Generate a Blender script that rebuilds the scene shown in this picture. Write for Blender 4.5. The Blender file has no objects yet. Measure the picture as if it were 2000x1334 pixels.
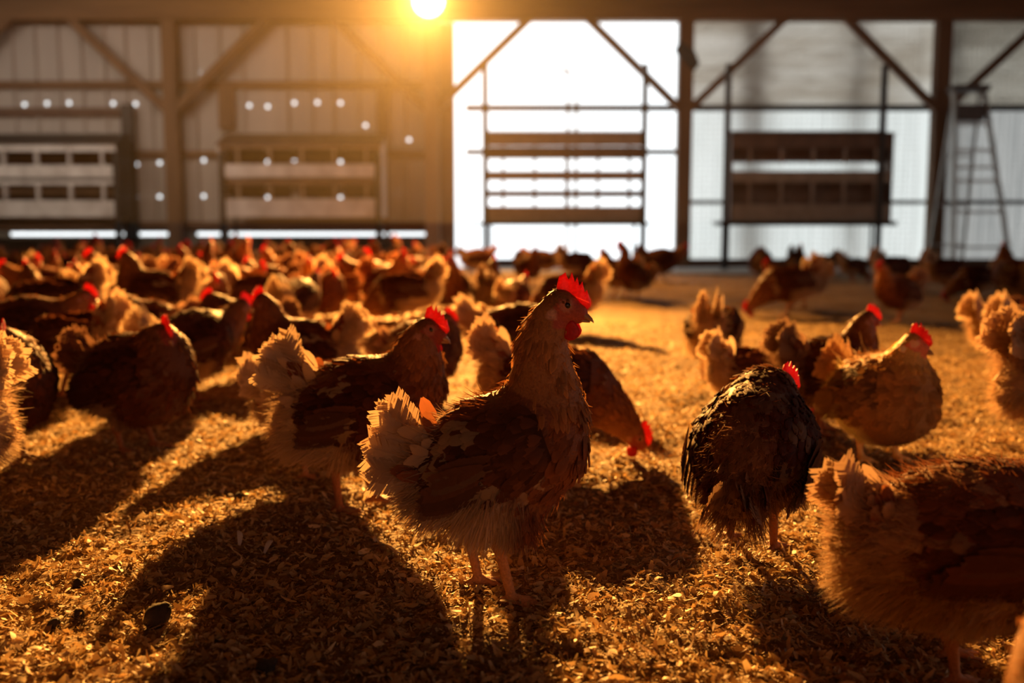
import bpy, math, random
import numpy as np
from mathutils import Vector, Matrix

C = bpy.context.scene.collection
SC = bpy.context.scene

# ------------------------------------------------------------------ camera, world, lights
F_PX = 1944.0
CAM_H = 0.49
PITCH = math.atan(222.0 / F_PX)
_c, _s = math.cos(PITCH), math.sin(PITCH)

def ray(px, py):
    u = (px - 1000.0) / F_PX
    v = (667.0 - py) / F_PX
    return (u, _c + _s * v, -_s + _c * v)

def G(px, py):
    d = ray(px, py); t = -CAM_H / d[2]
    return (d[0] * t, d[1] * t)

def P(px, py, Y):
    d = ray(px, py); t = Y / d[1]
    return (d[0] * t, Y, CAM_H + d[2] * t)

def PX(px, Y, py=300): return P(px, py, Y)[0]
def PZ(py, Y): return P(1000, py, Y)[2]

cam = bpy.data.cameras.new('camera')
cam.lens = 35.0; cam.sensor_width = 36.0 * 1.0
cam.lens = 36.0 * F_PX / 2000.0
cam.clip_start = 0.05; cam.clip_end = 200
cam.dof.use_dof = True
cam.dof.focus_distance = 1.36
cam.dof.aperture_fstop = cam.lens / 12.6
cam.dof.aperture_blades = 0
camo = bpy.data.objects.new('camera', cam); C.objects.link(camo)
camo.location = (0, 0, CAM_H)
camo.rotation_euler = (math.pi / 2 - PITCH, 0, 0)
SC.camera = camo

w = bpy.data.worlds.new('overcast'); SC.world = w; w.use_nodes = True
bg = w.node_tree.nodes['Background']
bg.inputs[0].default_value = (0.93, 0.98, 1.0, 1); bg.inputs[1].default_value = 1.9

SC.view_settings.view_transform = 'Standard'
SC.view_settings.look = 'None'
SC.view_settings.exposure = 0.0
SC.view_settings.gamma = 1.0
SC.view_settings.use_curve_mapping = False
SC.cycles.max_bounces = 6
SC.cycles.diffuse_bounces = 3
SC.cycles.glossy_bounces = 2
SC.cycles.transmission_bounces = 4
SC.cycles.transparent_max_bounces = 6
SC.cycles.volume_bounces = 0
SC.cycles.caustics_reflective = False
SC.cycles.caustics_refractive = False
SC.cycles.sample_clamp_indirect = 4.0

LAMP_D = 10.0
LAMP = P(838, 2, LAMP_D)
LAMP_COL = (1.0, 0.44, 0.085)
LAMP_POWER = 17500.0

def add_spot():
    l = bpy.data.lights.new('flood_lamp_light', 'SPOT')
    l.energy = LAMP_POWER; l.color = LAMP_COL
    l.spot_size = math.radians(74); l.spot_blend = 1.0
    l.shadow_soft_size = 0.06
    o = bpy.data.objects.new('flood_lamp_light', l); C.objects.link(o)
    o.location = (LAMP[0], LAMP[1] - 0.16, LAMP[2] - 0.03)
    tgt = Vector((-1.3, 0.0, 0.35))
    o.rotation_euler = (tgt - Vector(o.location)).to_track_quat('-Z', 'Y').to_euler()
add_spot()
l = bpy.data.lights.new('flood_lamp_spill', 'SPOT'); l.energy = 900; l.color = LAMP_COL; l.shadow_soft_size = .08
l.spot_size = math.radians(128); l.spot_blend = .8
o = bpy.data.objects.new('flood_lamp_spill', l); C.objects.link(o); o.location = (LAMP[0], LAMP[1] - .14, LAMP[2] - .12)
o.rotation_euler = (math.radians(-22), 0, 0)

def area(name, loc, size, rot, energy, col):
    l = bpy.data.lights.new(name, 'AREA'); l.shape = 'RECTANGLE'
    l.size, l.size_y = size; l.energy = energy; l.color = col
    o = bpy.data.objects.new(name, l); C.objects.link(o)
    o.location = loc; o.rotation_euler = rot
    return o
# unseen fill lights added behind the camera and at the right side
area('rear_fill', (1.5, -5.8, 1.5), (4.0, 2.4), (math.radians(90), 0, 0), 22, (1.0, 0.70, 0.58))
area('side_fill', (8.8, 3.0, 1.8), (8.0, 1.2), (math.radians(90), 0, math.radians(90)), 52, (1.0, 0.86, 0.82))
# area lights added above the frame to brighten the nest box wall
for _x, _e in ((-5.2, 31), (1.6, 7)):
    _l = area('wall_fill', (_x, 8.3, 3.2), (5.5, .25), (math.radians(62), 0, 0), _e, (1.0, 0.84, 0.68)); _l.data.spread = math.radians(100)

# ------------------------------------------------------------------ helpers
def tag(o, label=None, cat=None, group=None, kind=None):
    if label: o['label'] = label
    if cat: o['category'] = cat
    if group: o['group'] = group
    if kind: o['kind'] = kind
    return o

def empty(name, loc=(0, 0, 0), rz=0.0, scale=1.0):
    o = bpy.data.objects.new(name, None); C.objects.link(o)
    o.location = loc; o.rotation_euler = (0, 0, rz); o.scale = (scale,) * 3
    o.empty_display_size = 0.05
    return o

def mesh_np(name, V, Q, smooth=True, col=None, mats=(), midx=None):
    """V (n,3), Q (m,4) or list of arrays for mixed; col (n,4)"""
    me = bpy.data.meshes.new(name)
    V = np.asarray(V, dtype=np.float32)
    Q = np.asarray(Q, dtype=np.int32)
    k = Q.shape[1]
    me.vertices.add(len(V)); me.vertices.foreach_set('co', V.ravel())
    me.loops.add(Q.size); me.loops.foreach_set('vertex_index', Q.ravel())
    me.polygons.add(len(Q))
    me.polygons.foreach_set('loop_start', np.arange(0, Q.size, k, dtype=np.int32))
    me.polygons.foreach_set('loop_total', np.full(len(Q), k, dtype=np.int32))
    if smooth: me.polygons.foreach_set('use_smooth', np.ones(len(Q), dtype=bool))
    if midx is not None: me.polygons.foreach_set('material_index', np.asarray(midx, dtype=np.int32))
    if col is not None:
        a = me.color_attributes.new('Col', 'FLOAT_COLOR', 'POINT')
        a.data.foreach_set('color', np.asarray(col, dtype=np.float32).ravel())
    for m in mats: me.materials.append(m)
    me.update(calc_edges=True)
    me.validate()
    return me

def link(name, me, parent=None):
    o = bpy.data.objects.new(name, me); C.objects.link(o)
    if parent is not None: o.parent = parent
    return o

class MB:
    """collects boxes, beams and tubes into one mesh"""
    def __init__(s): s.v = []; s.f = []
    def box(s, x0, x1, y0, y1, z0, z1):
        b = len(s.v)
        for z in (z0, z1):
            for (x, y) in ((x0, y0), (x1, y0), (x1, y1), (x0, y1)): s.v.append((x, y, z))
        for q in ((3, 2, 1, 0), (4, 5, 6, 7), (0, 1, 5, 4), (1, 2, 6, 5), (2, 3, 7, 6), (3, 0, 4, 7)):
            s.f.append(tuple(b + i for i in q))
        return s
    def bar(s, a, b, wd, ht, up=(0, 0, 1)):
        a = Vector(a); b = Vector(b); d = (b - a).normalized()
        up = Vector(up)
        if abs(d.dot(up)) > .98: up = Vector((0, 1, 0))
        sx = d.cross(up).normalized(); uz = sx.cross(d).normalized()
        n = len(s.v)
        for p in (a, b):
            for (i, j) in ((-1, -1), (1, -1), (1, 1), (-1, 1)):
                s.v.append(tuple(p + sx * (i * wd / 2) + uz * (j * ht / 2)))
        for q in ((3, 2, 1, 0), (4, 5, 6, 7), (0, 1, 5, 4), (1, 2, 6, 5), (2, 3, 7, 6), (3, 0, 4, 7)):
            s.f.append(tuple(n + i for i in q))
        return s
    def tube(s, pts, r, n=10, cap=True):
        pts = [Vector(p) for p in pts]
        rr = r if isinstance(r, (list, tuple)) else [r] * len(pts)
        base = len(s.v)
        for i, p in enumerate(pts):
            d = (pts[min(i + 1, len(pts) - 1)] - pts[max(i - 1, 0)]).normalized()
            up = Vector((0, 0, 1)) if abs(d.z) < .9 else Vector((1, 0, 0))
            sx = d.cross(up).normalized(); uz = sx.cross(d).normalized()
            for k in range(n):
                a = 2 * math.pi * k / n
                s.v.append(tuple(p + (sx * math.cos(a) + uz * math.sin(a)) * rr[i]))
        for i in range(len(pts) - 1):
            for k in range(n):
                a = base + i * n + k; b = base + i * n + (k + 1) % n
                s.f.append((a, b, b + n, a + n))
        if cap:
            s.f.append(tuple(base + k for k in range(n))[::-1])
            s.f.append(tuple(base + (len(pts) - 1) * n + k for k in range(n)))
        return s
    def poly_prism(s, pts, y0, y1):
        """outline pts (x,z) extruded in y"""
        b = len(s.v); n = len(pts)
        for y in (y0, y1):
            for (x, z) in pts: s.v.append((x, y, z))
        s.f.append(tuple(b + i for i in range(n)))
        s.f.append(tuple(b + n + i for i in range(n))[::-1])
        for i in range(n):
            j = (i + 1) % n
            s.f.append((b + j, b + i, b + n + i, b + n + j))
        return s
    def build(s, name, mat, parent=None, bevel=0.0, smooth=False):
        me = bpy.data.meshes.new(name); me.from_pydata(s.v, [], s.f); me.update()
        me.materials.append(mat)
        if smooth: me.polygons.foreach_set('use_smooth', [True] * len(me.polygons))
        o = link(name, me, parent)
        if bevel > 0:
            m = o.modifiers.new('bevel', 'BEVEL'); m.width = bevel; m.segments = 2
        return o

# ------------------------------------------------------------------ materials
def new_mat(name):
    m = bpy.data.materials.new(name); m.use_nodes = True
    nt = m.node_tree; nt.nodes.clear()
    out = nt.nodes.new('ShaderNodeOutputMaterial')
    return m, nt, out

def N(nt, t, **kw):
    n = nt.nodes.new(t)
    for k, v in kw.items():
        if hasattr(n, k): setattr(n, k, v)
        else: n.inputs[k].default_value = v
    return n

def plain(name, c1, c2=None, scale=8.0, rough=0.7, bump=0.0, stretch=(1, 1, 1), metal=0.0, detail=6.0, bscale=None):
    m, nt, out = new_mat(name)
    L = nt.links
    p = nt.nodes.new('ShaderNodeBsdfPrincipled'); L.new(p.outputs[0], out.inputs[0])
    p.inputs['Roughness'].default_value = rough; p.inputs['Metallic'].default_value = metal
    if c2 is None: c2 = tuple(x * .7 for x in c1)
    tc = nt.nodes.new('ShaderNodeTexCoord'); mp = nt.nodes.new('ShaderNodeMapping')
    mp.inputs['Scale'].default_value = stretch
    L.new(tc.outputs['Object'], mp.inputs[0])
    nz = nt.nodes.new('ShaderNodeTexNoise'); nz.inputs['Scale'].default_value = scale; nz.inputs['Detail'].default_value = detail
    L.new(mp.outputs[0], nz.inputs['Vector'])
    cr = nt.nodes.new('ShaderNodeValToRGB')
    cr.color_ramp.elements[0].position = .3; cr.color_ramp.elements[1].position = .7
    cr.color_ramp.elements[0].color = (*c2, 1); cr.color_ramp.elements[1].color = (*c1, 1)
    L.new(nz.outputs['Fac'], cr.inputs[0]); L.new(cr.outputs[0], p.inputs['Base Color'])
    if bump > 0:
        b = nt.nodes.new('ShaderNodeBump'); b.inputs['Strength'].default_value = bump; b.inputs['Distance'].default_value = .01
        L.new(nz.outputs['Fac'], b.inputs['Height']); L.new(b.outputs[0], p.inputs['Normal'])
    return m

def vcol_mat(name, rough=.6, transl=0.0, tint=True, sheen=0.0, spec=.3, noise=0.0, nscale=60, bump=0.0):
    m, nt, out = new_mat(name); L = nt.links
    at = nt.nodes.new('ShaderNodeAttribute'); at.attribute_name = 'Col'
    col = at.outputs['Color']
    if tint:
        oi = nt.nodes.new('ShaderNodeObjectInfo')
        mul = N(nt, 'ShaderNodeMath', operation='MULTIPLY')
        L.new(at.outputs['Alpha'], mul.inputs[0]); L.new(oi.outputs['Alpha'], mul.inputs[1])
        mt = N(nt, 'ShaderNodeMix', data_type='RGBA', blend_type='MULTIPLY'); mt.inputs[0].default_value = 1
        L.new(col, mt.inputs[6]); L.new(oi.outputs['Color'], mt.inputs[7])
        mx = N(nt, 'ShaderNodeMix', data_type='RGBA')
        L.new(mul.outputs[0], mx.inputs[0]); L.new(mt.outputs[2], mx.inputs[6])
        mx.inputs[7].default_value = (.80, .62, .42, 1)
        col = mx.outputs[2]
    if noise > 0:
        tc = nt.nodes.new('ShaderNodeTexCoord')
        nz = nt.nodes.new('ShaderNodeTexNoise'); nz.inputs['Scale'].default_value = nscale; nz.inputs['Detail'].default_value = 5
        L.new(tc.outputs['Object'], nz.inputs['Vector'])
        mr = nt.nodes.new('ShaderNodeMapRange'); mr.inputs[3].default_value = 1 - noise; mr.inputs[4].default_value = 1 + noise
        mr.inputs[1].default_value = .3; mr.inputs[2].default_value = .7
        L.new(nz.outputs['Fac'], mr.inputs[0])
        m3 = N(nt, 'ShaderNodeMix', data_type='RGBA', blend_type='MULTIPLY'); m3.inputs[0].default_value = 1
        L.new(col, m3.inputs[6]); L.new(mr.outputs[0], m3.inputs[7]); col = m3.outputs[2]
    p = nt.nodes.new('ShaderNodeBsdfPrincipled')
    p.inputs['Roughness'].default_value = rough; p.inputs['Specular IOR Level'].default_value = spec
    if sheen > 0:
        p.inputs['Sheen Weight'].default_value = sheen; p.inputs['Sheen Roughness'].default_value = .4
    L.new(col, p.inputs['Base Color'])
    if bump > 0 and noise > 0:
        b = nt.nodes.new('ShaderNodeBump'); b.inputs['Strength'].default_value = bump; b.inputs['Distance'].default_value = .003
        L.new(nz.outputs['Fac'], b.inputs['Height']); L.new(b.outputs[0], p.inputs['Normal'])
    if transl > 0:
        t = nt.nodes.new('ShaderNodeBsdfTranslucent'); L.new(col, t.inputs[0])
        ms = nt.nodes.new('ShaderNodeMixShader'); ms.inputs[0].default_value = transl
        L.new(p.outputs[0], ms.inputs[1]); L.new(t.outputs[0], ms.inputs[2]); L.new(ms.outputs[0], out.inputs[0])
    else:
        L.new(p.outputs[0], out.inputs[0])
    return m

def skin_mat(name, c, rough=.4, transl=.35):
    m, nt, out = new_mat(name); L = nt.links
    tc = nt.nodes.new('ShaderNodeTexCoord')
    nz = nt.nodes.new('ShaderNodeTexNoise'); nz.inputs['Scale'].default_value = 260; nz.inputs['Detail'].default_value = 4
    L.new(tc.outputs['Object'], nz.inputs['Vector'])
    cr = nt.nodes.new('ShaderNodeValToRGB')
    cr.color_ramp.elements[0].position = .3; cr.color_ramp.elements[1].position = .75
    cr.color_ramp.elements[0].color = (*[x * .7 for x in c], 1); cr.color_ramp.elements[1].color = (*c, 1)
    L.new(nz.outputs['Fac'], cr.inputs[0])
    p = nt.nodes.new('ShaderNodeBsdfPrincipled'); p.inputs['Roughness'].default_value = rough
    L.new(cr.outputs[0], p.inputs['Base Color'])
    b = nt.nodes.new('ShaderNodeBump'); b.inputs['Strength'].default_value = .5; b.inputs['Distance'].default_value = .001
    L.new(nz.outputs['Fac'], b.inputs['Height']); L.new(b.outputs[0], p.inputs['Normal'])
    t = nt.nodes.new('ShaderNodeBsdfTranslucent'); L.new(cr.outputs[0], t.inputs[0])
    ms = nt.nodes.new('ShaderNodeMixShader'); ms.inputs[0].default_value = transl
    L.new(p.outputs[0], ms.inputs[1]); L.new(t.outputs[0], ms.inputs[2]); L.new(ms.outputs[0], out.inputs[0])
    return m

def emit_mat(name, col, st):
    m, nt, out = new_mat(name)
    e = nt.nodes.new('ShaderNodeEmission'); e.inputs[0].default_value = (*col, 1); e.inputs[1].default_value = st
    nt.links.new(e.outputs[0], out.inputs[0]); return m

def cloth_mat(name, c1, c2, scale, stretch=(1, 1, 1)):
    m, nt, out = new_mat(name); L = nt.links
    tc = nt.nodes.new('ShaderNodeTexCoord'); mp = nt.nodes.new('ShaderNodeMapping'); mp.inputs['Scale'].default_value = stretch
    L.new(tc.outputs['Object'], mp.inputs[0])
    nz = nt.nodes.new('ShaderNodeTexNoise'); nz.inputs['Scale'].default_value = scale; nz.inputs['Detail'].default_value = 5
    L.new(mp.outputs[0], nz.inputs['Vector'])
    cr = nt.nodes.new('ShaderNodeValToRGB')
    cr.color_ramp.elements[0].position = .35; cr.color_ramp.elements[1].position = .65
    cr.color_ramp.elements[0].color = (*c2, 1); cr.color_ramp.elements[1].color = (*c1, 1)
    L.new(nz.outputs['Fac'], cr.inputs[0])
    t = nt.nodes.new('ShaderNodeBsdfTranslucent'); L.new(cr.outputs[0], t.inputs[0])
    d = nt.nodes.new('ShaderNodeBsdfDiffuse'); L.new(cr.outputs[0], d.inputs[0])
    ms = nt.nodes.new('ShaderNodeMixShader'); ms.inputs[0].default_value = .6
    L.new(d.outputs[0], ms.inputs[1]); L.new(t.outputs[0], ms.inputs[2]); L.new(ms.outputs[0], out.inputs[0])
    return m

M = {}
M['wood'] = plain('brown_timber', (.23, .125, .06), (.13, .065, .03), 6, .75, .3, (1, 1, .15))
M['woodh'] = plain('brown_timber_beam', (.24, .13, .06), (.13, .065, .03), 6, .75, .3, (.12, 1, 1))
M['wood_pale_and_glare'] = plain('pale_timber_and_glare', (.42, .30, .19), (.30, .2, .12), 6, .75, .3, (1, 1, .15))  # pale wood, also standing for glare on one post and jamb
M['siding'] = plain('ribbed_metal_siding', (.44, .38, .33), (.36, .31, .27), 3, .45, .05, (1, 1, .3))
M['oldwood'] = plain('dark_weathered_boards', (.10, .06, .035), (.06, .035, .02), 3, .85, .2, (1, 1, .2))
M['ceiling'] = plain('dark_ceiling_boards', (.09, .055, .03), (.06, .035, .02), 4, .8, .2)
M['concrete'] = plain('concrete', (.42, .38, .33), (.30, .27, .23), 5, .85, .4)
M['skirt'] = plain('skirt_board', (.24, .21, .16), (.17, .145, .11), 5, .8, .3, (.3, 1, 1))
M['galv'] = plain('galvanised_steel', (.50, .47, .44), (.38, .36, .34), 12, .42, .05, metal=.35)
M['plast'] = plain('nest_plastic', (.34, .25, .18), (.25, .18, .12), 10, .55, .05)
M['nestdark'] = plain('brown_nest_board', (.16, .085, .05), (.10, .05, .03), 8, .7, .1)
M['nestgrey'] = plain('worn_nest_panel', (.80, .76, .72), (.52, .47, .43), 7, .5, .1, (1, 1, .5))
M['black'] = plain('dark_steel', (.05, .04, .035), (.03, .025, .02), 10, .5, .05, metal=.3)
M['alu'] = plain('ladder_aluminium', (.45, .43, .40), (.33, .31, .29), 12, .4, .05, metal=.6)
M['paint'] = plain('ladder_plastic', (.10, .075, .06), (.07, .05, .04), 10, .5, .05)
M['plumage'] = vcol_mat('hen_plumage', .65, .30, True, .06, .10)
M['tailm'] = vcol_mat('hen_tail_feathers', .65, .36, True, .05, .12)
M['bodym'] = vcol_mat('hen_body', .6, 0, True, 0, .3, .2, 300, .5)
M['comb'] = skin_mat('comb_skin', (.90, .075, .085), .42, .42)
M['wattle'] = skin_mat('wattle_skin', (.80, .025, .02), .4, .42)
M['beak'] = plain('beak_horn', (.62, .38, .22), (.38, .2, .1), 80, .35, .0)
M['eye'] = plain('eye_black', (.02, .012, .008), (.02, .012, .008), 5, .05, 0)
M['iris'] = plain('eye_amber_ring', (.55, .30, .12), (.45, .22, .08), 60, .25, 0)
M['clod'] = plain('dark_clod', (.05, .03, .018), (.025, .015, .01), 30, .85, .8)
# ------------------------------------------------------------------ floor
def vnoise(x, y, sc, seed):
    x = x / sc; y = y / sc
    xi = np.floor(x).astype(np.int64); yi = np.floor(y).astype(np.int64)
    fx = x - xi; fy = y - yi
    fx = fx * fx * (3 - 2 * fx); fy = fy * fy * (3 - 2 * fy)
    def h(a, b):
        n = (a * 374761393 + b * 668265263 + seed * 1442695041) & 0xffffffff
        n = ((n ^ (n >> 13)) * 1274126177) & 0xffffffff
        return ((n ^ (n >> 16)) & 0xffff) / 65535.0
    return (h(xi, yi) * (1 - fx) + h(xi + 1, yi) * fx) * (1 - fy) + (h(xi, yi + 1) * (1 - fx) + h(xi + 1, yi + 1) * fx) * fy

def gheight(x, y):
    x = np.asarray(x, float); y = np.asarray(y, float)
    return (vnoise(x, y, .55, 1) - .5) * .022 + (vnoise(x, y, .17, 2) - .5) * .013 + (vnoise(x, y, .06, 3) - .5) * .012 + (vnoise(x, y, .035, 6) - .5) * .006

def gfine(x, y):
    return (vnoise(x, y, .022, 4) - .5) * .007 + (vnoise(x, y, .011, 5) - .5) * .003

def make_floor():
    ys = [-6.2, -3.0, -1.0, 0.0]; y = 0.3
    while y < 12.4:
        ys.append(y); y += max(.009, y * .006)
    ys.append(12.45)
    ys = np.array(ys)
    us = np.concatenate([[-1.0], np.linspace(-.16, .16, 420), [1.0]])
    # fan-free regular sheet: x lines spread uniformly near, wide apart at the sides
    xs = np.concatenate([np.linspace(-9.3, -3.2, 60), np.linspace(-3.15, 3.15, 430), np.linspace(3.2, 9.3, 60)])
    X, Y = np.meshgrid(xs, ys, indexing='ij')
    Z = gheight(X, Y) + np.where((Y > .2) & (Y < 6) & (abs(X) < 3.2), gfine(X, Y), 0)
    V = np.stack([X, Y, Z], -1).reshape(-1, 3)
    nx, ny = X.shape
    idx = np.arange(nx * ny).reshape(nx, ny)
    Q = np.stack([idx[:-1, :-1], idx[1:, :-1], idx[1:, 1:], idx[:-1, 1:]], -1).reshape(-1, 4)
    m, nt, out = new_mat('litter_floor'); L = nt.links
    tc = nt.nodes.new('ShaderNodeTexCoord')
    n1 = nt.nodes.new('ShaderNodeTexNoise'); n1.inputs['Scale'].default_value = 70; n1.inputs['Detail'].default_value = 8; n1.inputs['Roughness'].default_value = .7
    n2 = nt.nodes.new('ShaderNodeTexVoronoi'); n2.inputs['Scale'].default_value = 110
    n3 = nt.nodes.new('ShaderNodeTexNoise'); n3.inputs['Scale'].default_value = 2.2; n3.inputs['Detail'].default_value = 6
    for n in (n1, n2, n3): L.new(tc.outputs['Object'], n.inputs['Vector'])
    cr = nt.nodes.new('ShaderNodeValToRGB')
    e = cr.color_ramp.elements; e[0].position = .32; e[0].color = (.16, .085, .03, 1); e[1].position = .68; e[1].color = (.62, .42, .19, 1)
    L.new(n1.outputs['Fac'], cr.inputs[0])
    cr2 = nt.nodes.new('ShaderNodeValToRGB')
    e = cr2.color_ramp.elements; e[0].position = .3; e[0].color = (.55, .5, .45, 1); e[1].position = .62; e[1].color = (1, 1, 1, 1)
    L.new(n3.outputs['Fac'], cr2.inputs[0])
    mx = N(nt, 'ShaderNodeMix', data_type='RGBA', blend_type='MULTIPLY'); mx.inputs[0].default_value = 1
    L.new(cr.outputs[0], mx.inputs[6]); L.new(cr2.outputs[0], mx.inputs[7])
    p = nt.nodes.new('ShaderNodeBsdfPrincipled'); p.inputs['Roughness'].default_value = .8; p.inputs['Specular IOR Level'].default_value = .2
    L.new(mx.outputs[2], p.inputs['Base Color'])
    ad = N(nt, 'ShaderNodeMath', operation='ADD'); L.new(n1.outputs['Fac'], ad.inputs[0]); L.new(n2.outputs['Distance'], ad.inputs[1])
    b = nt.nodes.new('ShaderNodeBump'); b.inputs['Strength'].default_value = .9; b.inputs['Distance'].default_value = .008
    L.new(ad.outputs[0], b.inputs['Height']); L.new(b.outputs[0], p.inputs['Normal']); L.new(p.outputs[0], out.inputs[0])
    me = mesh_np('floor', V, Q, True, mats=[m])
    o = link('floor', me); tag(o, 'floor bedded with golden wood shavings', None, None, 'structure')
make_floor()

def make_shavings(name, n, seed, dmin, dmax, sz, label):
    r = np.random.default_rng(seed)
    # density falls with distance so that flakes keep an even look
    t = r.random(n)
    Y = dmin * (dmax / dmin) ** (t ** .85)
    X = (r.random(n) * 2 - 1) * (Y * .56 + .25)
    L = sz * (.35 + r.random(n) ** 4 * 2.4); W = L * (.14 + .34 * r.random(n))
    yaw = r.random(n) * 6.283; tilt = r.normal(0, .35, n); roll = r.normal(0, .6, n); curl = r.normal(0, .6, n)
    Z = gheight(X, Y) + gfine(X, Y) + .002 + r.random(n) * .006
    u = np.array([-1, -.33, .33, 1]) * .5
    c, s = np.cos(yaw), np.sin(yaw)
    D = np.stack([c * np.cos(tilt), s * np.cos(tilt), np.sin(tilt)], -1)
    S = np.stack([-s * np.cos(roll), c * np.cos(roll), np.sin(roll)], -1)
    Nn = np.cross(D, S)
    B = np.stack([X, Y, Z], -1)
    rows = []
    wf = np.array([.55, 1, .9, .35])
    for k in range(4):
        cen = B + D * (L * u[k])[:, None] + Nn * (curl * L * (u[k] ** 2 - .1) * 1.6)[:, None]
        rows.append(cen - S * (W * wf[k] / 2)[:, None]); rows.append(cen + S * (W * wf[k] / 2)[:, None])
    V = np.stack(rows, 1).reshape(-1, 3)
    q = np.array([[0, 2, 3, 1], [2, 4, 5, 3], [4, 6, 7, 5]])
    Q = (np.arange(n)[:, None, None] * 8 + q[None]).reshape(-1, 4)
    pal = np.array([[.70, .50, .25], [.60, .40, .18], [.78, .60, .34], [.45, .26, .10], [.26, .14, .06], [.72, .46, .19]])
    pc = pal[r.choice(6, n, p=[.27, .25, .12, .16, .1, .1])] * (.8 + .35 * r.random((n, 1)))
    col = np.concatenate([np.repeat(pc, 8, 0), np.ones((n * 8, 1))], 1)
    me = mesh_np(name, V, Q, True, col, [M['shav']])
    o = link(name, me); tag(o, label, 'wood shavings', None, 'stuff')
M['shav'] = vcol_mat('wood_shaving', .6, .25, False, 0, .3)
make_shavings('wood_shavings', 210000, 5, .62, 5.0, 0.0088, 'loose curled golden wood shavings spread over the barn floor')

# dark clods on the litter
def clod(px, py, r, lab, seed):
    x, y = G(px, py); rg = np.random.default_rng(seed)
    nu, nv = 14, 9
    V = []; 
    for i in range(nv + 1):
        th = math.pi * i / nv
        for j in range(nu):
            ph = 2 * math.pi * j / nu
            k = 1 + .16 * math.sin(3 * ph + seed) * math.sin(th) + .1 * math.cos(5 * ph - 2 * th + seed) + rg.normal(0, .03)
            V.append((r * k * math.sin(th) * math.cos(ph), r * k * math.sin(th) * math.sin(ph) * .8, r * k * math.cos(th) * 1.05))
    Q = [(i * nu + j, (i + 1) * nu + j, (i + 1) * nu + (j + 1) % nu, i * nu + (j + 1) % nu) for i in range(nv) for j in range(nu)]
    o = link('litter_clod', mesh_np('litter_clod', np.array(V), np.array(Q), True, mats=[M['clod']]))
    o.location = (x, y, float(gheight(x, y)) + r * .72); o.rotation_euler = (seed, .4, seed * 2)
    tag(o, lab, 'clod', 'dark clods lying on the shavings')
clod(309, 1222, .0165, 'largest dark round clod standing in lit shavings at lower left', 1)
clod(153, 1148, .009, 'small dark clod on lit shavings, leftmost and furthest back', 2)
clod(152, 1205, .008, 'small dark clod on lit shavings left of the large round clod', 3)
clod(104, 1222, .008, 'small dark clod on lit shavings nearest the left edge', 4)
clod(520, 1325, .012, 'dark clod in deep shadow at the bottom, left of the centre hen', 5)
clod(465, 970, .008, 'small dark clod on lit shavings behind the long shadow, left of the feathery hen', 6)

def loose_feather(px, py, L, yaw, lab):
    x, y = G(px, py)
    V = []; Q = []
    n = 9
    for i in range(n):
        u = i / (n - 1); wd = L * .16 * math.sin(math.pi * min(1, u * .9 + .08)) ** .7
        zz = .012 * math.sin(u * 2.6)
        V += [(u * L, -wd, zz - .002), (u * L, 0, zz), (u * L, wd, zz - .001)]
    for i in range(n - 1):
        for k in range(2): Q.append((i * 3 + k, i * 3 + k + 1, i * 3 + k + 4, i * 3 + k + 3))
    col = np.tile(np.array([[.8, .7, .6, 0]]), (len(V), 1))
    o = link('loose_feather', mesh_np('loose_feather', np.array(V), np.array(Q), True, col, [M['tailm']]))
    o.location = (x, y, float(gheight(x, y)) + .006); o.rotation_euler = (.3, -.35, yaw)
    tag(o, lab, 'feather', 'small pale feathers lying on the shavings')
loose_feather(468, 1072, .030, 2.0, 'small pale feather on shavings at the edge of the big shadow')
loose_feather(516, 1082, .024, 1.2, 'small pale feather in shadow just right of the other loose feather')

# ------------------------------------------------------------------ barn shell
WY = 12.06
XL, XR = -9.2, 9.2
ZT = 3.30
posts_x = [-6.96, -3.98, -.94, 2.02, 5.01, 7.99]
trim_n = [0]
def trim(mb, mat, label, bevel=.006):
    trim_n[0] += 1
    o = mb.build('trim_%d' % trim_n[0], mat, None, bevel); tag(o, label, None, None, 'structure'); return o

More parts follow.
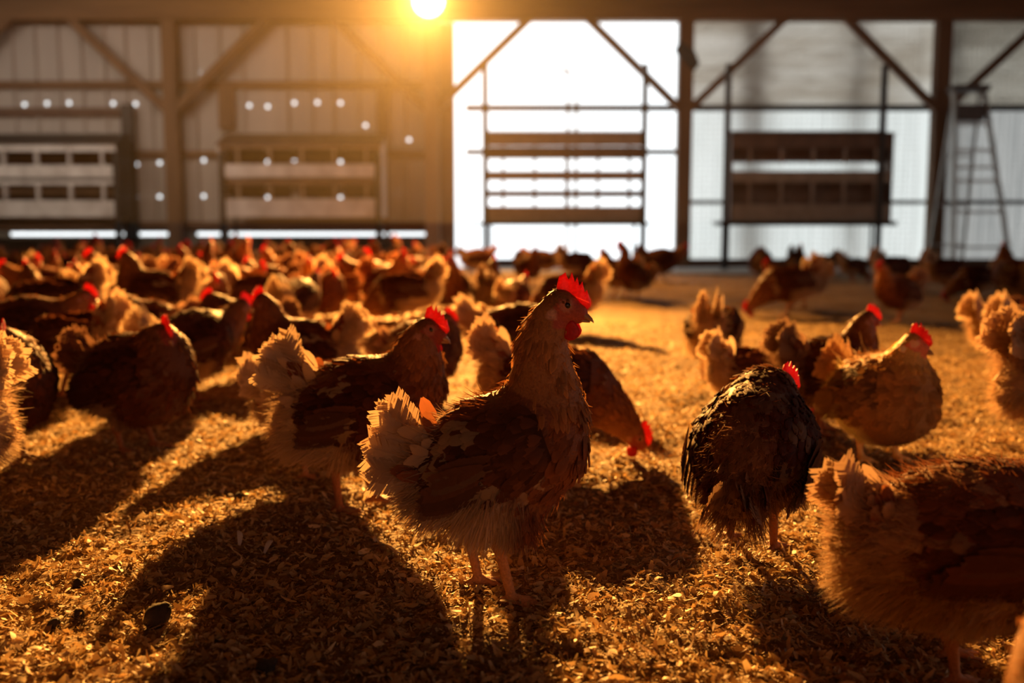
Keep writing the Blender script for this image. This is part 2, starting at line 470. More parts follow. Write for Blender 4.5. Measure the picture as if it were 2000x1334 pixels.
holes_px = [(48, 204), (92, 202), (135, 201), (221, 202), (265, 203), (310, 202), (487, 206), (523, 208), (575, 201), (620, 200), (665, 201),
            (267, 321), (312, 318), (398, 313), (523, 316), (575, 312), (665, 316), (267, 384), (312, 384), (398, 383), (523, 386), (665, 386),
            (714, 95), (714, 245), (799, 273), (392, 141)]
def make_siding():
    """ribbed metal wall of the two left bays, with small screw holes letting daylight in"""
    x0, x1 = XL, -.94
    z0, z1 = .435, ZT
    hs = []
    for i, (a, b) in enumerate(holes_px):
        p = P(a, b, WY); hs.append((p[0], p[2], .0225 if i not in (25,) else .008))
    R = .028
    xs = {x0, x1}; zs = {z0, z1}
    for (x, z, r) in hs:
        xs |= {round(x - R, 4), round(x + R, 4)}; zs |= {round(z - R, 4), round(z + R, 4)}
    # ribs
    rib = .272
    k = x0
    ribs = []
    while k < x1 - .05:
        ribs.append(k); k += rib
    for k in ribs:
        for d in (0, .02, .045, .065): xs.add(round(min(k + d, x1), 4))
    xs = sorted(xs)
    xs = [x for i, x in enumerate(xs) if i == 0 or x - xs[i - 1] > 1e-4]; zs = sorted(zs)
    zs = [z for i, z in enumerate(zs) if i == 0 or z - zs[i - 1] > 1e-4]
    def dy(x):
        t = (x - x0) % rib
        if any(abs(x - h[0]) < R + .003 for h in hs): return 0
        if t < .02: return -.034 * t / .02
        if t < .045: return -.034
        if t < .065: return -.034 * (.065 - t) / .02
        return 0
    V = []; Fc = []
    vid = {}
    def vv(x, y, z):
        key = (round(x, 5), round(y, 5), round(z, 5))
        if key not in vid: vid[key] = len(V); V.append(key)
        return vid[key]
    def center_hole(xa, xb, za, zb):
        cx, cz = (xa + xb) / 2, (za + zb) / 2
        for h in hs:
            if abs(h[0] - cx) < R and abs(h[1] - cz) < R: return h
        return None
    done = set()
    for i in range(len(xs) - 1):
        for j in range(len(zs) - 1):
            h = center_hole(xs[i], xs[i + 1], zs[j], zs[j + 1])
            if h is None:
                a, b = xs[i], xs[i + 1]
                Fc.append((vv(a, WY + dy(a), zs[j]), vv(b, WY + dy(b), zs[j]), vv(b, WY + dy(b), zs[j + 1]), vv(a, WY + dy(a), zs[j + 1])))
            elif id(h) not in done:
                done.add(id(h))
                n = 16; ring = []; sq = []
                for k2 in range(n):
                    a = 2 * math.pi * k2 / n; c, s = math.cos(a), math.sin(a)
                    m = R / max(abs(c), abs(s))
                    ring.append(vv(h[0] + h[2] * c, WY, h[1] + h[2] * s)); sq.append(vv(h[0] + m * c, WY, h[1] + m * s))
                for k2 in range(n):
                    l = (k2 + 1) % n
                    Fc.append((sq[k2], sq[l], ring[l], ring[k2]))
    me = bpy.data.meshes.new('wall_back'); me.from_pydata(V, [], Fc); me.update(); me.materials.append(M['siding'])
    o = link('wall_back', me); tag(o, 'ribbed pale metal back wall dotted with small bright holes', None, None, 'structure')
    o.modifiers.new('solid', 'SOLIDIFY').thickness = .002
make_siding()

# side walls, wall behind the camera, ceiling
m = MB(); m.box(XL - .1, XL, -6.2, 12.4, 0, ZT); tag(m.build('wall_left', M['oldwood']), 'left side wall of the barn', None, None, 'structure')
m = MB(); m.box(XR, XR + .1, -6.2, 12.4, 0, ZT); tag(m.build('wall_right', M['oldwood']), 'right side wall of the barn', None, None, 'structure')
m = MB(); m.box(XL, XR, -6.3, -6.2, 0, ZT); tag(m.build('wall_front', M['oldwood']), 'wall behind the camera', None, None, 'structure')
m = MB(); m.box(XL - .1, XR + .1, -6.3, 12.5, ZT, ZT + .08); tag(m.build('ceiling', M['ceiling']), 'dark boarded barn ceiling', None, None, 'structure')

# long header beam, posts, braces
zb = PZ(40, 11.85)
m = MB(); m.box(XL, XR, 11.80, 11.98, zb, ZT - .002)
m.box(XL, XR, 11.775, 11.80, zb + .045, zb + .16)
trim(m, M['woodh'], 'long brown timber header beam across the top of the wall')
lab = ['brown timber post at the far left', 'brown timber post between the two left nest boxes', 'timber post in the lamp glow beside the bright opening',
       'dark timber post between the two right nest boxes', 'dark timber post left of the stepladder', 'dark timber post at the far right']
for i, x in enumerate(posts_x):
    m = MB(); m.box(x - .085, x + .085, 11.81, 11.97, -.02, zb)
    trim(m, M['wood'] if i != 2 else M['wood_pale_and_glare'], lab[i])  # lamp glare put into paler timber on the third post
zl = PZ(208, 11.8)
for i, x in enumerate(posts_x):
    for sgn in (-1, 1):
        m = MB(); m.bar((x + sgn * .05, 11.86, zl - .03), (x + sgn * 1.16, 11.86, zb + .04), .09, .10 if i < 2 else .085)
        trim(m, M['wood'], ['left', 'right'][sgn > 0] + ' slanting knee brace of the ' + lab[i], .003)
# bracket on the post between the right nest boxes
m = MB(); X = posts_x[3]
m.poly_prism([(X - .085, PZ(80, 11.8)), (X - .14, PZ(97, 11.8)), (X - .085, PZ(112, 11.8)), (X + .085, PZ(140, 11.8)), (X + .15, PZ(124, 11.8)), (X + .085, PZ(98, 11.8))], 11.79, 11.83)
trim(m, M['black'], 'dark cable bracket on the post between the right nest boxes', .002)

# girts of the left bays
for (py, h, a, b, lb) in ((165, .085, XL, -.94, 'upper brown rail on the ribbed wall'), (300, .07, -6.9, -.94, 'lower brown rail on the ribbed wall'), (440, .09, XL, -.94, 'bottom brown rail on the ribbed wall')):
    z = PZ(py, 12.0); m = MB(); m.box(a, b, 11.985, 12.035, z - h / 2, z + h / 2); trim(m, M['woodh'], lb, .004)
m = MB(); m.box(PX(430, 12), PX(461, 12), 11.97, 11.984, PZ(252, 12), PZ(160, 12)); trim(m, M['wood'], 'short upright board above the second nest box', .003)
m = MB(); m.box(PX(245, 12), PX(268, 12), 11.90, 11.98, PZ(470, 12), PZ(205, 12)); trim(m, M['black'], 'dark upright stud beside the leftmost nest box', .003)
m = MB(); m.box(PX(0, 12, 200) - 2, PX(240, 12), 12.0, 12.03, PZ(227, 12), PZ(210, 12)); trim(m, M['nestdark'], 'dark horizontal strip above the leftmost nest box', .003)
m = MB(); m.box(PX(738, 12), PX(758, 12), 11.93, 11.98, PZ(445, 12), PZ(160, 12)); trim(m, M['wood'], 'upright board at the right end of the second nest box', .003)
# skirt board under the daylight slit
m = MB(); m.box(XL, -.94, 12.0, 12.08, -.05, .395)
tag(m.build('baseboard_back', M['skirt'], None, .004), 'grey skirt board below the daylight slit', None, None, 'structure')
# blockers that interrupt the slit
for (a, b) in ((-30, 10), (236, 262), (348, 378), (431, 442), (750, 758), (829, 860)):
    m = MB(); m.box(PX(a, 12.04), PX(b, 12.04), 12.03, 12.075, .39, .44); trim(m, M['skirt'], 'short block closing the daylight slit in the back wall', 0)
# lit face of the post as a jamb, glare put into its colour
m = MB(); m.box(PX(856, 12.0), PX(888, 12.0), 11.98, 12.06, 0, zb); trim(m, M['wood_pale_and_glare'], 'upright jamb at the left of the bright opening, glare put into its pale colour', .003)
# thin rails across the openings
for (py, h, a, b, lb) in ((211, .075, -.55, XR, 'thin dark rail across the openings'), (297, .065, -.55, 1.95, 'short thin rail in the bright opening'),
                          (395, .045, 2.1, XR, 'low dark rail across the right openings')):
    z = PZ(py, 12.0); m = MB(); m.box(a, b, 11.985, 12.02, z - h / 2, z + h / 2); trim(m, M['black'], lb, .003)
# sill and concrete apron
m = MB(); m.box(-.55, XR, 11.98, 12.12, -.03, PZ(506, 12.0)); trim(m, M['nestdark'], 'dark sill board under the openings', .004)
m = MB(); m.box(-.4, XR, 10.45, 11.99, -.05, .022); trim(m, M['concrete'], 'pale concrete strip along the foot of the openings', .01)

# outer frame, studs behind the openings
m = MB(); m.box(PX(985, 12.5), PX(1112, 12.5), 12.48, 12.5, PZ(140, 12.5), PZ(134, 12.5)).box(PX(1106, 12.5), PX(1112, 12.5), 12.48, 12.5, .05, PZ(137, 12.5)); m.box(PX(1122, 12.5), PX(1128, 12.5), 12.48, 12.5, .05, PZ(140, 12.5))
tag(m.build('window_1', M['galv']), 'thin outer window frame seen against the white sky', None, None, 'structure')
for a, b in ((1441, 1487), (1650, 1676), (1838, 1862)):
    m = MB(); m.box(PX(a, 12.56), PX(b, 12.56), 12.56, 12.62, 0, ZT); trim(m, M['wood_pale_and_glare'], 'grey outer stud behind the right openings', .002)

def tarp(x0, x1, z0, z1, mat, name, label, seed, amp):
    nx, nz = 90, 46
    xs = np.linspace(x0, x1, nx); zs = np.linspace(z0, z1, nz)
    X, Z = np.meshgrid(xs, zs, indexing='ij')
    Y = 12.42 + amp * (vnoise(X * 1.0, Z * 3.2 + X * .35, .5, seed) - .5) + amp * .6 * (vnoise(X, Z * 4 - X * .5, .2, seed + 1) - .5)
    V = np.stack([X, Y, Z], -1).reshape(-1, 3); idx = np.arange(nx * nz).reshape(nx, nz)
    Q = np.stack([idx[:-1, :-1], idx[1:, :-1], idx[1:, 1:], idx[:-1, 1:]], -1).reshape(-1, 4)
    o = link(name, mesh_np(name, V, Q, True, mats=[mat])); tag(o, label, 'curtain')
zc = PZ(214, 12.4)
cm = {  # fold darkness of the upper tarps is mixed into their colour
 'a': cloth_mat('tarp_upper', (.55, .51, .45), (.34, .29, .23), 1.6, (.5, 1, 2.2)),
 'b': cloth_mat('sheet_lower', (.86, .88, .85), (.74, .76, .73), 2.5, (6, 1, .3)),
 'c': cloth_mat('tarp_upper_dimmed', (.34, .31, .26), (.19, .165, .13), 1.6, (.5, 1, 2.2)),  # right bay pair darkened for the daylight that fades rightward
 'd': cloth_mat('sheet_lower_dimmed', (.48, .47, .45), (.32, .32, .31), 2.5, (6, 1, .3)),
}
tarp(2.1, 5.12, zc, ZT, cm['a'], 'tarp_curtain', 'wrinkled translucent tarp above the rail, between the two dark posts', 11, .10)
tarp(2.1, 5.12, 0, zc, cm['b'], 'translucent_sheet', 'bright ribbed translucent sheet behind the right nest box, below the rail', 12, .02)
tarp(5.14, 9.1, zc, ZT, cm['c'], 'tarp_curtain', 'wrinkled tarp above the rail, darkened for weaker daylight, right of the last dark post', 13, .10)
tarp(5.14, 9.1, 0, zc, cm['d'], 'translucent_sheet', 'ribbed sheet behind the stepladder, greyed for weaker daylight, below the rail', 14, .02)

# wire mesh of the right bays
def wire(x0, x1, label):
    m = MB(); st = .062
    x = x0
    while x < x1: m.box(x, x + .004, 12.13, 12.134, .05, zb); x += st
    z = .08
    while z < zb: m.box(x0, x1, 12.134, 12.138, z, z + .004); z += st
    tag(m.build('wire_mesh', M['galv']), label, 'wire mesh')
wire(2.13, 4.9, 'square wire mesh over the opening behind the right nest box')
wire(5.12, 7.85, 'square wire mesh over the opening behind the stepladder')

# ------------------------------------------------------------------ nest boxes
def nest_box(x0p, x1p, Yf, roof, slabs, div, perch, legs, label, mats, depth=.42, slots=None, backs=(), ends=True, lip=None):
    """slabs: (y_top, y_bottom, material, setback) in the front plane"""
    x0, x1 = PX(x0p, Yf), PX(x1p, Yf)
    cx = (x0 + x1) / 2
    root = empty('nest_box', (cx, Yf + depth / 2, 0))
    tag(root, label, 'nest box', 'metal nest boxes along the back wall')
    def rel(mb):
        mb.v = [(a - cx, b - Yf - depth / 2, c) for (a, b, c) in mb.v]; return mb
    # roof: sloping sheet
    zt, zb_ = PZ(roof[0], Yf + depth * .8), PZ(roof[1], Yf)
    m = MB(); m.poly_prism([(0, 0)] * 0 or [(0, 0), (0, 0), (0, 0)], 0, 0) if False else None
    m = MB(); b = len(m.v)
    ov = .03
    for (y, z) in ((Yf - .03, zb_), (Yf + depth, zt)):
        for (x) in (x0 - ov, x1 + ov):
            m.v.append((x, y, z)); m.v.append((x, y, z + .012))
    m.f += [(0, 1, 3, 2), (4, 6, 7, 5), (1, 5, 7, 3), (0, 2, 6, 4), (0, 4, 5, 1), (2, 3, 7, 6)]
    rel(m).build('roof', mats[0], root)
    lo = min(PZ(s[1], Yf) for s in slabs)
    if ends:
        for x, dx in ((x0, -.02), (x1, .02)):
            m = MB(); xa, xb = min(x, x + dx), max(x, x + dx)
            b = len(m.v)
            for xx in (xa, xb):
                for (y, z) in ((Yf, lo), (Yf + depth, lo), (Yf + depth, zt), (Yf, zb_)): m.v.append((xx, y, z))
            m.f += [(0, 1, 2, 3)[::-1], (4, 5, 6, 7), (0, 4, 7, 3), (1, 2, 6, 5), (0, 1, 5, 4), (3, 7, 6, 2)]
            rel(m).build('end_panel', mats[1], root)
    for (a, b_, mt, sb) in slabs:
        m = MB(); m.box(x0, x1, Yf + sb, Yf + sb + .022, PZ(b_, Yf + sb), PZ(a, Yf + sb))
        if sb == 0 and (b_ - a) > 12:
            # fold back a lip at the top edge and a shelf at the bottom
            m.box(x0, x1, Yf + sb, Yf + sb + .09, PZ(a, Yf) - .006, PZ(a, Yf))
            for k in range(1, 8):
                xx = x0 + (x1 - x0) * k / 8; m.box(xx - .004, xx + .004, Yf - .005, Yf, PZ(b_, Yf) + .01, PZ(a, Yf) - .01)
        rel(m).build('front_panel' if sb == 0 else 'inner_rail', mt, root, .003)
    for (ya, yb, n, mt) in div:
        for k in range(n):
            xx = x0 + (x1 - x0) * (k + .5) / n + .02
            m = MB(); m.box(xx - .014, xx + .014, Yf + .005, Yf + .06, PZ(yb, Yf), PZ(ya, Yf)); rel(m).build('divider', mt, root, .002)
    for (ya, yb) in backs:  # dark sheets added to shade the openings of the open-backed tiers
        m = MB(); z0, z1 = PZ(yb, Yf + depth), PZ(ya, Yf + depth)
        xs = [x0]
        for s in sorted(slots or []):
            sx = PX(s, Yf + depth); xs += [sx - .045, sx + .045]
        xs.append(x1)
        for i in range(0, len(xs), 2):
            if xs[i + 1] > xs[i]: m.box(xs[i], xs[i + 1], Yf + depth - .01, Yf + depth, z0, z1)
        rel(m).build('shade_backing', M['nestdark'], root)
    if perch:
        m = MB(); m.box(PX(perch[0], Yf), PX(perch[1], Yf), Yf - .12, Yf - .07, PZ(perch[3], Yf - .1), PZ(perch[2], Yf - .1))
        m.box(PX(perch[0], Yf) + .05, PX(perch[1], Yf) - .05, Yf - .12, Yf + depth, PZ(perch[2] + 1, Yf) - .015, PZ(perch[2] + 1, Yf))
        rel(m).build('perch', M['black'], root, .004)
    for (lx, ytop) in legs:
        x = PX(lx, Yf); m = MB(); m.box(x - .032, x + .032, Yf - .03, Yf + .02, 0, PZ(ytop, Yf)); rel(m).build('leg', M['black'], root, .003)
    # back legs so the unit stands
    for x in (x0 + .05, x1 - .05):
        m = MB(); m.box(x - .015, x + .015, Yf + depth - .03, Yf + depth, 0, lo); rel(m).build('leg', M['black'], root, .003)
    return root
g, d_, pl, nd = M['nestgrey'], M['black'], M['plast'], M['nestdark']
nest_box(-95, 226, 11.35, (262, 281), [(281, 296, g, 0), (322, 347, g, 0), (353, 361, g, 0), (391, 424, g, 0), (304, 314, M['wood'], .2), (370, 380, M['wood'], .2)],
         [(296, 322, 5, g), (361, 391, 5, g)], None, [(-95, 300), (226, 300)], 'leftmost pale metal nest box with two rows of dark openings', (M['black'], M['black']), backs=((283, 322), (355, 392)))
nest_box(428, 742, 11.35, (262, 284), [(284, 290, M['wood_pale_and_glare'], 0), (320, 346, g, 0), (350, 362, M['wood'], .03), (388, 424, g, 0), (304, 312, M['wood'], .2), (369, 378, M['wood'], .2)],
         [(290, 320, 5, M['wood_pale_and_glare']), (362, 388, 5, M['wood_pale_and_glare'])], None, [(432, 300), (738, 300)], 'pale metal nest box on the ribbed wall below the lamp glow', (M['nestdark'], g), backs=((286, 320), (355, 388)), slots=[523, 575, 665])
nest_box(948, 1258, 11.35, (256, 262), [(258, 285, pl, 0), (286, 310, nd, .05), (334, 352, pl, 0), (372, 385, nd, .02), (403, 435, pl, 0)],
         [(285, 403, 5, nd)], (920, 1275, 434, 440), [(948, 125), (1258, 125)], 'see-through slatted nest box standing in the blown-out bright opening', (pl, nd), ends=False)
nest_box(1432, 1742, 11.35, (256, 264), [(258, 290, nd, 0), (290, 317, nd, .16), (334, 356, pl, 0), (356, 399, nd, .14), (399, 432, pl, 0)],
         [(288, 318, 5, pl), (356, 400, 5, pl)], (1397, 1750, 432, 441), [(1419, 125), (1721, 127)], 'dark two-tier nest box between the two dark posts, in front of the mesh', (nd, nd))

# ------------------------------------------------------------------ stepladder
def ladder():
    Y = 11.2; zt = PZ(174, Y)
    cx = PX(1890, Y)
    root = empty('stepladder', (cx, Y, 0)); tag(root, 'tall grey aluminium stepladder standing open at the right', 'ladder')
    def X(px): return PX(px, Y) - cx
    a = zt
    for (tx, bx) in ((1862, 1846), (1919, 1958)):
        m = MB(); m.bar((X(tx), .05, a), (X(bx), -.35, 0.0), .03, .075, (0, 1, 0)); m.build('side_rail', M['alu'], root, .003)
    for (tx, bx) in ((1866, 1866), (1915, 1938)):
        m = MB(); m.bar((X(tx), .10, a), (X(bx), .62, 0.0), .03, .03, (0, 1, 0)); m.build('rear_rail', M['alu'], root, .003)
    m = MB(); m.box(X(1856), X(1924), -.06, .18, a - .02, a + .045); m.build('top_cap', M['paint'], root, .006)
    m = MB(); m.box(X(1862), X(1920), .0, .16, PZ(236, Y), PZ(203, Y)); m.build('tool_tray', M['paint'], root, .006)
    def lerp(u, v, t): return u + (v - u) * t
    for py in (243, 295, 328, 355, 415, 482):
        z = PZ(py, Y); t = 1 - z / a
        xa = lerp(X(1862), X(1846), t); xb = lerp(X(1919), X(1958), t); y = lerp(.05, -.35, t)
        m = MB(); m.box(xa, xb, y - .04, y + .04, z - .012, z + .012); m.build('step', M['alu'], root, .002)
    for py in (300, 400, 480):
        z = PZ(py, Y); t = 1 - z / a
        m = MB(); m.bar((lerp(X(1866), X(1866), t), lerp(.1, .62, t), z), (lerp(X(1915), X(1938), t), lerp(.1, .62, t), z), .015, .02); m.build('rear_brace', M['alu'], root)
ladder()

# ------------------------------------------------------------------ flood lamp hanging from the ceiling
def lamp():
    x, y, z = LAMP
    root = empty('flood_lamp', (x, y, z)); tag(root, 'glowing round heat lamp hanging from the ceiling', 'lamp')
    ax = Vector((-.02, -1, -.14)).normalized()
    def ring(prof, nm, mat):
        up = Vector((0, 0, 1)); sx = ax.cross(up).normalized(); uz = sx.cross(ax)
        V = []; Fc = []; n = 28
        for (t, r) in prof:
            for k in range(n):
                a = 2 * math.pi * k / n; V.append(tuple(ax * t + (sx * math.cos(a) + uz * math.sin(a)) * r))
        for i in range(len(prof) - 1):
            for k in range(n): Fc.append((i * n + k, i * n + (k + 1) % n, (i + 1) * n + (k + 1) % n, (i + 1) * n + k))
        me = bpy.data.meshes.new(nm); me.from_pydata(V, [], Fc); me.update(); me.materials.append(mat)
        me.polygons.foreach_set('use_smooth', [True] * len(me.polygons)); return link(nm, me, root)
    ring([(-.13, .001), (-.13, .035), (-.06, .045), (-.03, .10), (.02, .135), (.05, .15), (.055, .152), (.048, .147), (.018, .13), (-.028, .096), (-.05, .02), (-.05, .001)], 'reflector', M['alu'])
    ring([(-.05, .02), (-.03, .04), (0, .075), (.03, .095), (.055, .085), (.075, .05), (.082, .001)], 'bulb', emit_mat('lamp_glow', (1, .78, .42), 60))
    m = MB(); m.tube([(0, .12, .03), (0, .13, .12), (0, .13, ZT - z)], .006, 8); m.build('cord', M['black'], root)
lamp()

# thin scattering haze added to give the lamp its halo
def haze():
    m, nt, out = new_mat('glow_haze_air')
    v = nt.nodes.new('ShaderNodeVolumeScatter'); v.inputs['Color'].default_value = (1, .93, .85, 1)
    v.inputs['Density'].default_value = .0020; v.inputs['Anisotropy'].default_value = .60
    nt.links.new(v.outputs[0], out.inputs['Volume'])
    mb = MB(); mb.box(XL + .05, XR - .05, 5.0, 10.8, .52, ZT - .02)
    o = mb.build('glow_haze', m); tag(o, 'thin haze added under the barn lamp to spread its glow', 'haze', None, 'stuff')
haze()
# ------------------------------------------------------------------ hens
def smin(a, b, k):
    h = np.clip(.5 + .5 * (b - a) / k, 0, 1)
    return b * (1 - h) + a * h - k * h * (1 - h)

def cap_sdf(p, a, b, ra, rb, ys=1.0):
    q = p.copy(); a = np.array(a, float); b = np.array(b, float)
    if ys != 1.0:
        cy = a[1]
        q[..., 1] = (q[..., 1] - cy) / ys + cy; b = b.copy(); b[1] = (b[1] - cy) / ys + cy
    ab = b - a; t = np.clip(((q - a) @ ab) / max(ab @ ab, 1e-9), 0, 1)
    d = np.linalg.norm(q - a - t[..., None] * ab, axis=-1) - (ra + (rb - ra) * t)
    return d * (ys if ys < 1 else 1), t

def surface_nets(F, o, h):
    nx, ny, nz = F.shape
    ins = F < 0
    cs = [ins[i:nx - 1 + i, j:ny - 1 + j, k:nz - 1 + k] for i in (0, 1) for j in (0, 1) for k in (0, 1)]
    sm = sum(c.astype(np.int8) for c in cs)
    act = (sm > 0) & (sm < 8)
    I = np.argwhere(act)
    vid = -np.ones(act.shape, np.int64); vid[act] = np.arange(len(I))
    acc = np.zeros((len(I), 3)); cnt = np.zeros(len(I))
    offs = [(i, j, k) for i in (0, 1) for j in (0, 1) for k in (0, 1)]
    for a in range(8):
        for b in range(a + 1, 8):
            oa, ob = np.array(offs[a]), np.array(offs[b])
            if np.abs(oa - ob).sum() != 1: continue
            fa = F[tuple((I + oa).T)]; fb = F[tuple((I + ob).T)]
            m = (fa < 0) != (fb < 0)
            t = np.where(m, fa / np.where(m, fa - fb, 1), 0)
            acc[m] += (oa + (ob - oa) * t[:, None])[m]; cnt[m] += 1
    V = (I + acc / cnt[:, None]) * h + o
    Q = []
    for ax in range(3):
        sl0 = [slice(None)] * 3; sl1 = [slice(None)] * 3
        sl0[ax] = slice(0, -1); sl1[ax] = slice(1, None)
        A = ins[tuple(sl0)]; B = ins[tuple(sl1)]
        u, v = [(1, 2), (2, 0), (0, 1)][ax]
        E = np.argwhere(A != B)
        ok = (E[:, u] > 0) & (E[:, v] > 0) & (E[:, u] < F.shape[u] - 1) & (E[:, v] < F.shape[v] - 1)
        E = E[ok]; s = A[tuple(E.T)]
        du = np.zeros(3, int); du[u] = 1; dv = np.zeros(3, int); dv[v] = 1
        q = np.stack([vid[tuple((E - du - dv).T)], vid[tuple((E - dv).T)], vid[tuple(E.T)], vid[tuple((E - du).T)]], -1)
        q[~s] = q[~s][:, ::-1]
        Q.append(q)
    return V, np.concatenate(Q)

def norm(a): return a / np.maximum(np.linalg.norm(a, axis=-1, keepdims=True), 1e-9)

def strips(base, d, nrm, L, W, curl, col, alpha, taper=.15, seg=3):
    """thin curved barbs: arrays of base, direction, bend normal"""
    n = len(base); side = norm(np.cross(d, nrm))
    rows = []
    for k in range(seg):
        u = k / (seg - 1); wd = W * (1 - u * (1 - taper))
        c = base + d * (L * u)[:, None] + nrm * (curl * L * u * u)[:, None]
        rows += [c - side * (wd / 2)[:, None], c + side * (wd / 2)[:, None]]
    V = np.stack(rows, 1).reshape(-1, 3)
    q = np.array([[2 * k, 2 * k + 1, 2 * k + 3, 2 * k + 2] for k in range(seg - 1)])
    Q = (np.arange(n)[:, None, None] * 2 * seg + q[None]).reshape(-1, 4)
    cc = np.concatenate([np.repeat(col, 2 * seg, 0), np.repeat(alpha, 2 * seg)[:, None]], 1)
    return V, Q, cc

def contour(base, nrm, flow, L, W, lift, curl, col, alpha, edge=1.25):
    f = norm(flow - nrm * (flow * nrm).sum(-1, keepdims=True))
    cl, sl = np.cos(lift)[:, None], np.sin(lift)[:, None]
    d = f * cl + nrm * sl; n2 = nrm * cl - f * sl; side = np.cross(d, n2)
    us = [0, .3, .62, .86, 1.0]; ws = [.3, .82, 1.0, .74, .16]
    rows = []; cols = []
    for u, wv in zip(us, ws):
        c = base + d * (L * u)[:, None] - n2 * (curl * L * u * u)[:, None]
        for s in (-1, 0, 1):
            rows.append(c + side * (s * wv * W / 2)[:, None] - n2 * (abs(s) * .14 * W)[:, None])
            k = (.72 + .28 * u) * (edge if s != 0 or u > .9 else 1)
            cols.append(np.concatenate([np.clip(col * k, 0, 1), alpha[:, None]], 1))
    n = len(base)
    V = np.stack(rows, 1).reshape(-1, 3); cc = np.stack(cols, 1).reshape(-1, 4)
    q = np.array([[i * 3 + j, i * 3 + j + 1, i * 3 + j + 4, i * 3 + j + 3] for i in range(4) for j in range(2)])
    Q = (np.arange(n)[:, None, None] * 15 + q[None]).reshape(-1, 4)
    return V, Q, cc

def quill(P0, D, S, L, W, bend, rng, col, alpha, ns=18, fray=.5):
    """one large feather: shaft and two vanes of swept barbs. D along, S sideways in the vane plane"""
    D = norm(np.array(D, float)); S = np.array(S, float); S = norm(S - D * (S @ D)); Nn = np.cross(D, S)
    def sh(u): return P0 + D * L * u + Nn * bend * L * u * u
    V = []; Q = []; Cc = []
    for sg in (-1, 1):
        for i in range(ns):
            u = .1 + .9 * i / ns
            prof = (min(1, u * 2.2) ** .6) * (1 if u < .75 else math.sqrt(max(0, 1 - ((u - .75) / .28) ** 2)))
            wl = W / 2 * prof * (1 + rng.normal(0, .12 * fray)) + .0006
            du = .9 / ns * 1.12
            sw = .75 + rng.normal(0, .15 * fray)
            tip = rng.random() * .6 * fray
            a = sh(u); b = sh(min(1.02, u + du))
            e = D * wl * sw + S * sg * wl + Nn * rng.normal(0, .05 * fray) * wl
            c = b + e; d2 = a + e * 1.0 + (b - a) * tip
            n = len(V); V += [a, b, c, d2]
            Q.append([n, n + 1, n + 2, n + 3] if sg > 0 else [n, n + 3, n + 2, n + 1])
            k = .92 + rng.random() * .16
            Cc += [[*(col * k), alpha]] * 2 + [[*(np.clip(col * k * 1.08, 0, 1)), alpha]] * 2
    # shaft
    n = len(V)
    for u in (0, .5, .95):
        c = sh(u) + Nn * .0006; r = .0011 * (1 - .8 * u)
        V += [c - S * r, c + S * r]; Cc += [[*np.clip(col * 1.2, 0, 1), alpha]] * 2
    Q += [[n, n + 1, n + 3, n + 2], [n + 2, n + 3, n + 5, n + 4]]
    return np.array(V), np.array(Q), np.array(Cc)

class Acc:
    def __init__(s): s.V = []; s.Q = []; s.C = []; s.n = 0
    def add(s, t):
        V, Q, c = t; s.V.append(V); s.Q.append(np.asarray(Q) + s.n); s.C.append(c); s.n += len(V)
    def mesh(s, name, mat): return mesh_np(name, np.concatenate(s.V), np.concatenate(s.Q), True, np.concatenate(s.C), [mat])

DARK = np.array([.085, .030, .014]); RED = np.array([.23, .078, .028]); NECK = np.array([.46, .205, .07]); BUFF = np.array([.60, .40, .23])  # lamplit neck and dark wing contrast added to the plumage's own tones
CREAM = np.array([.78, .63, .45])

class Pose:
    def __init__(s, name, spine, head, hdir, tail, wing, legs, seed=1, h=.005, fluff=1.0, nfeat=2200, ys=.84, fl_len=1.0, pale_vent=1.0, squat=0.0, hup=None, lacing=1.25):
        s.__dict__.update(locals()); del s.__dict__['s']

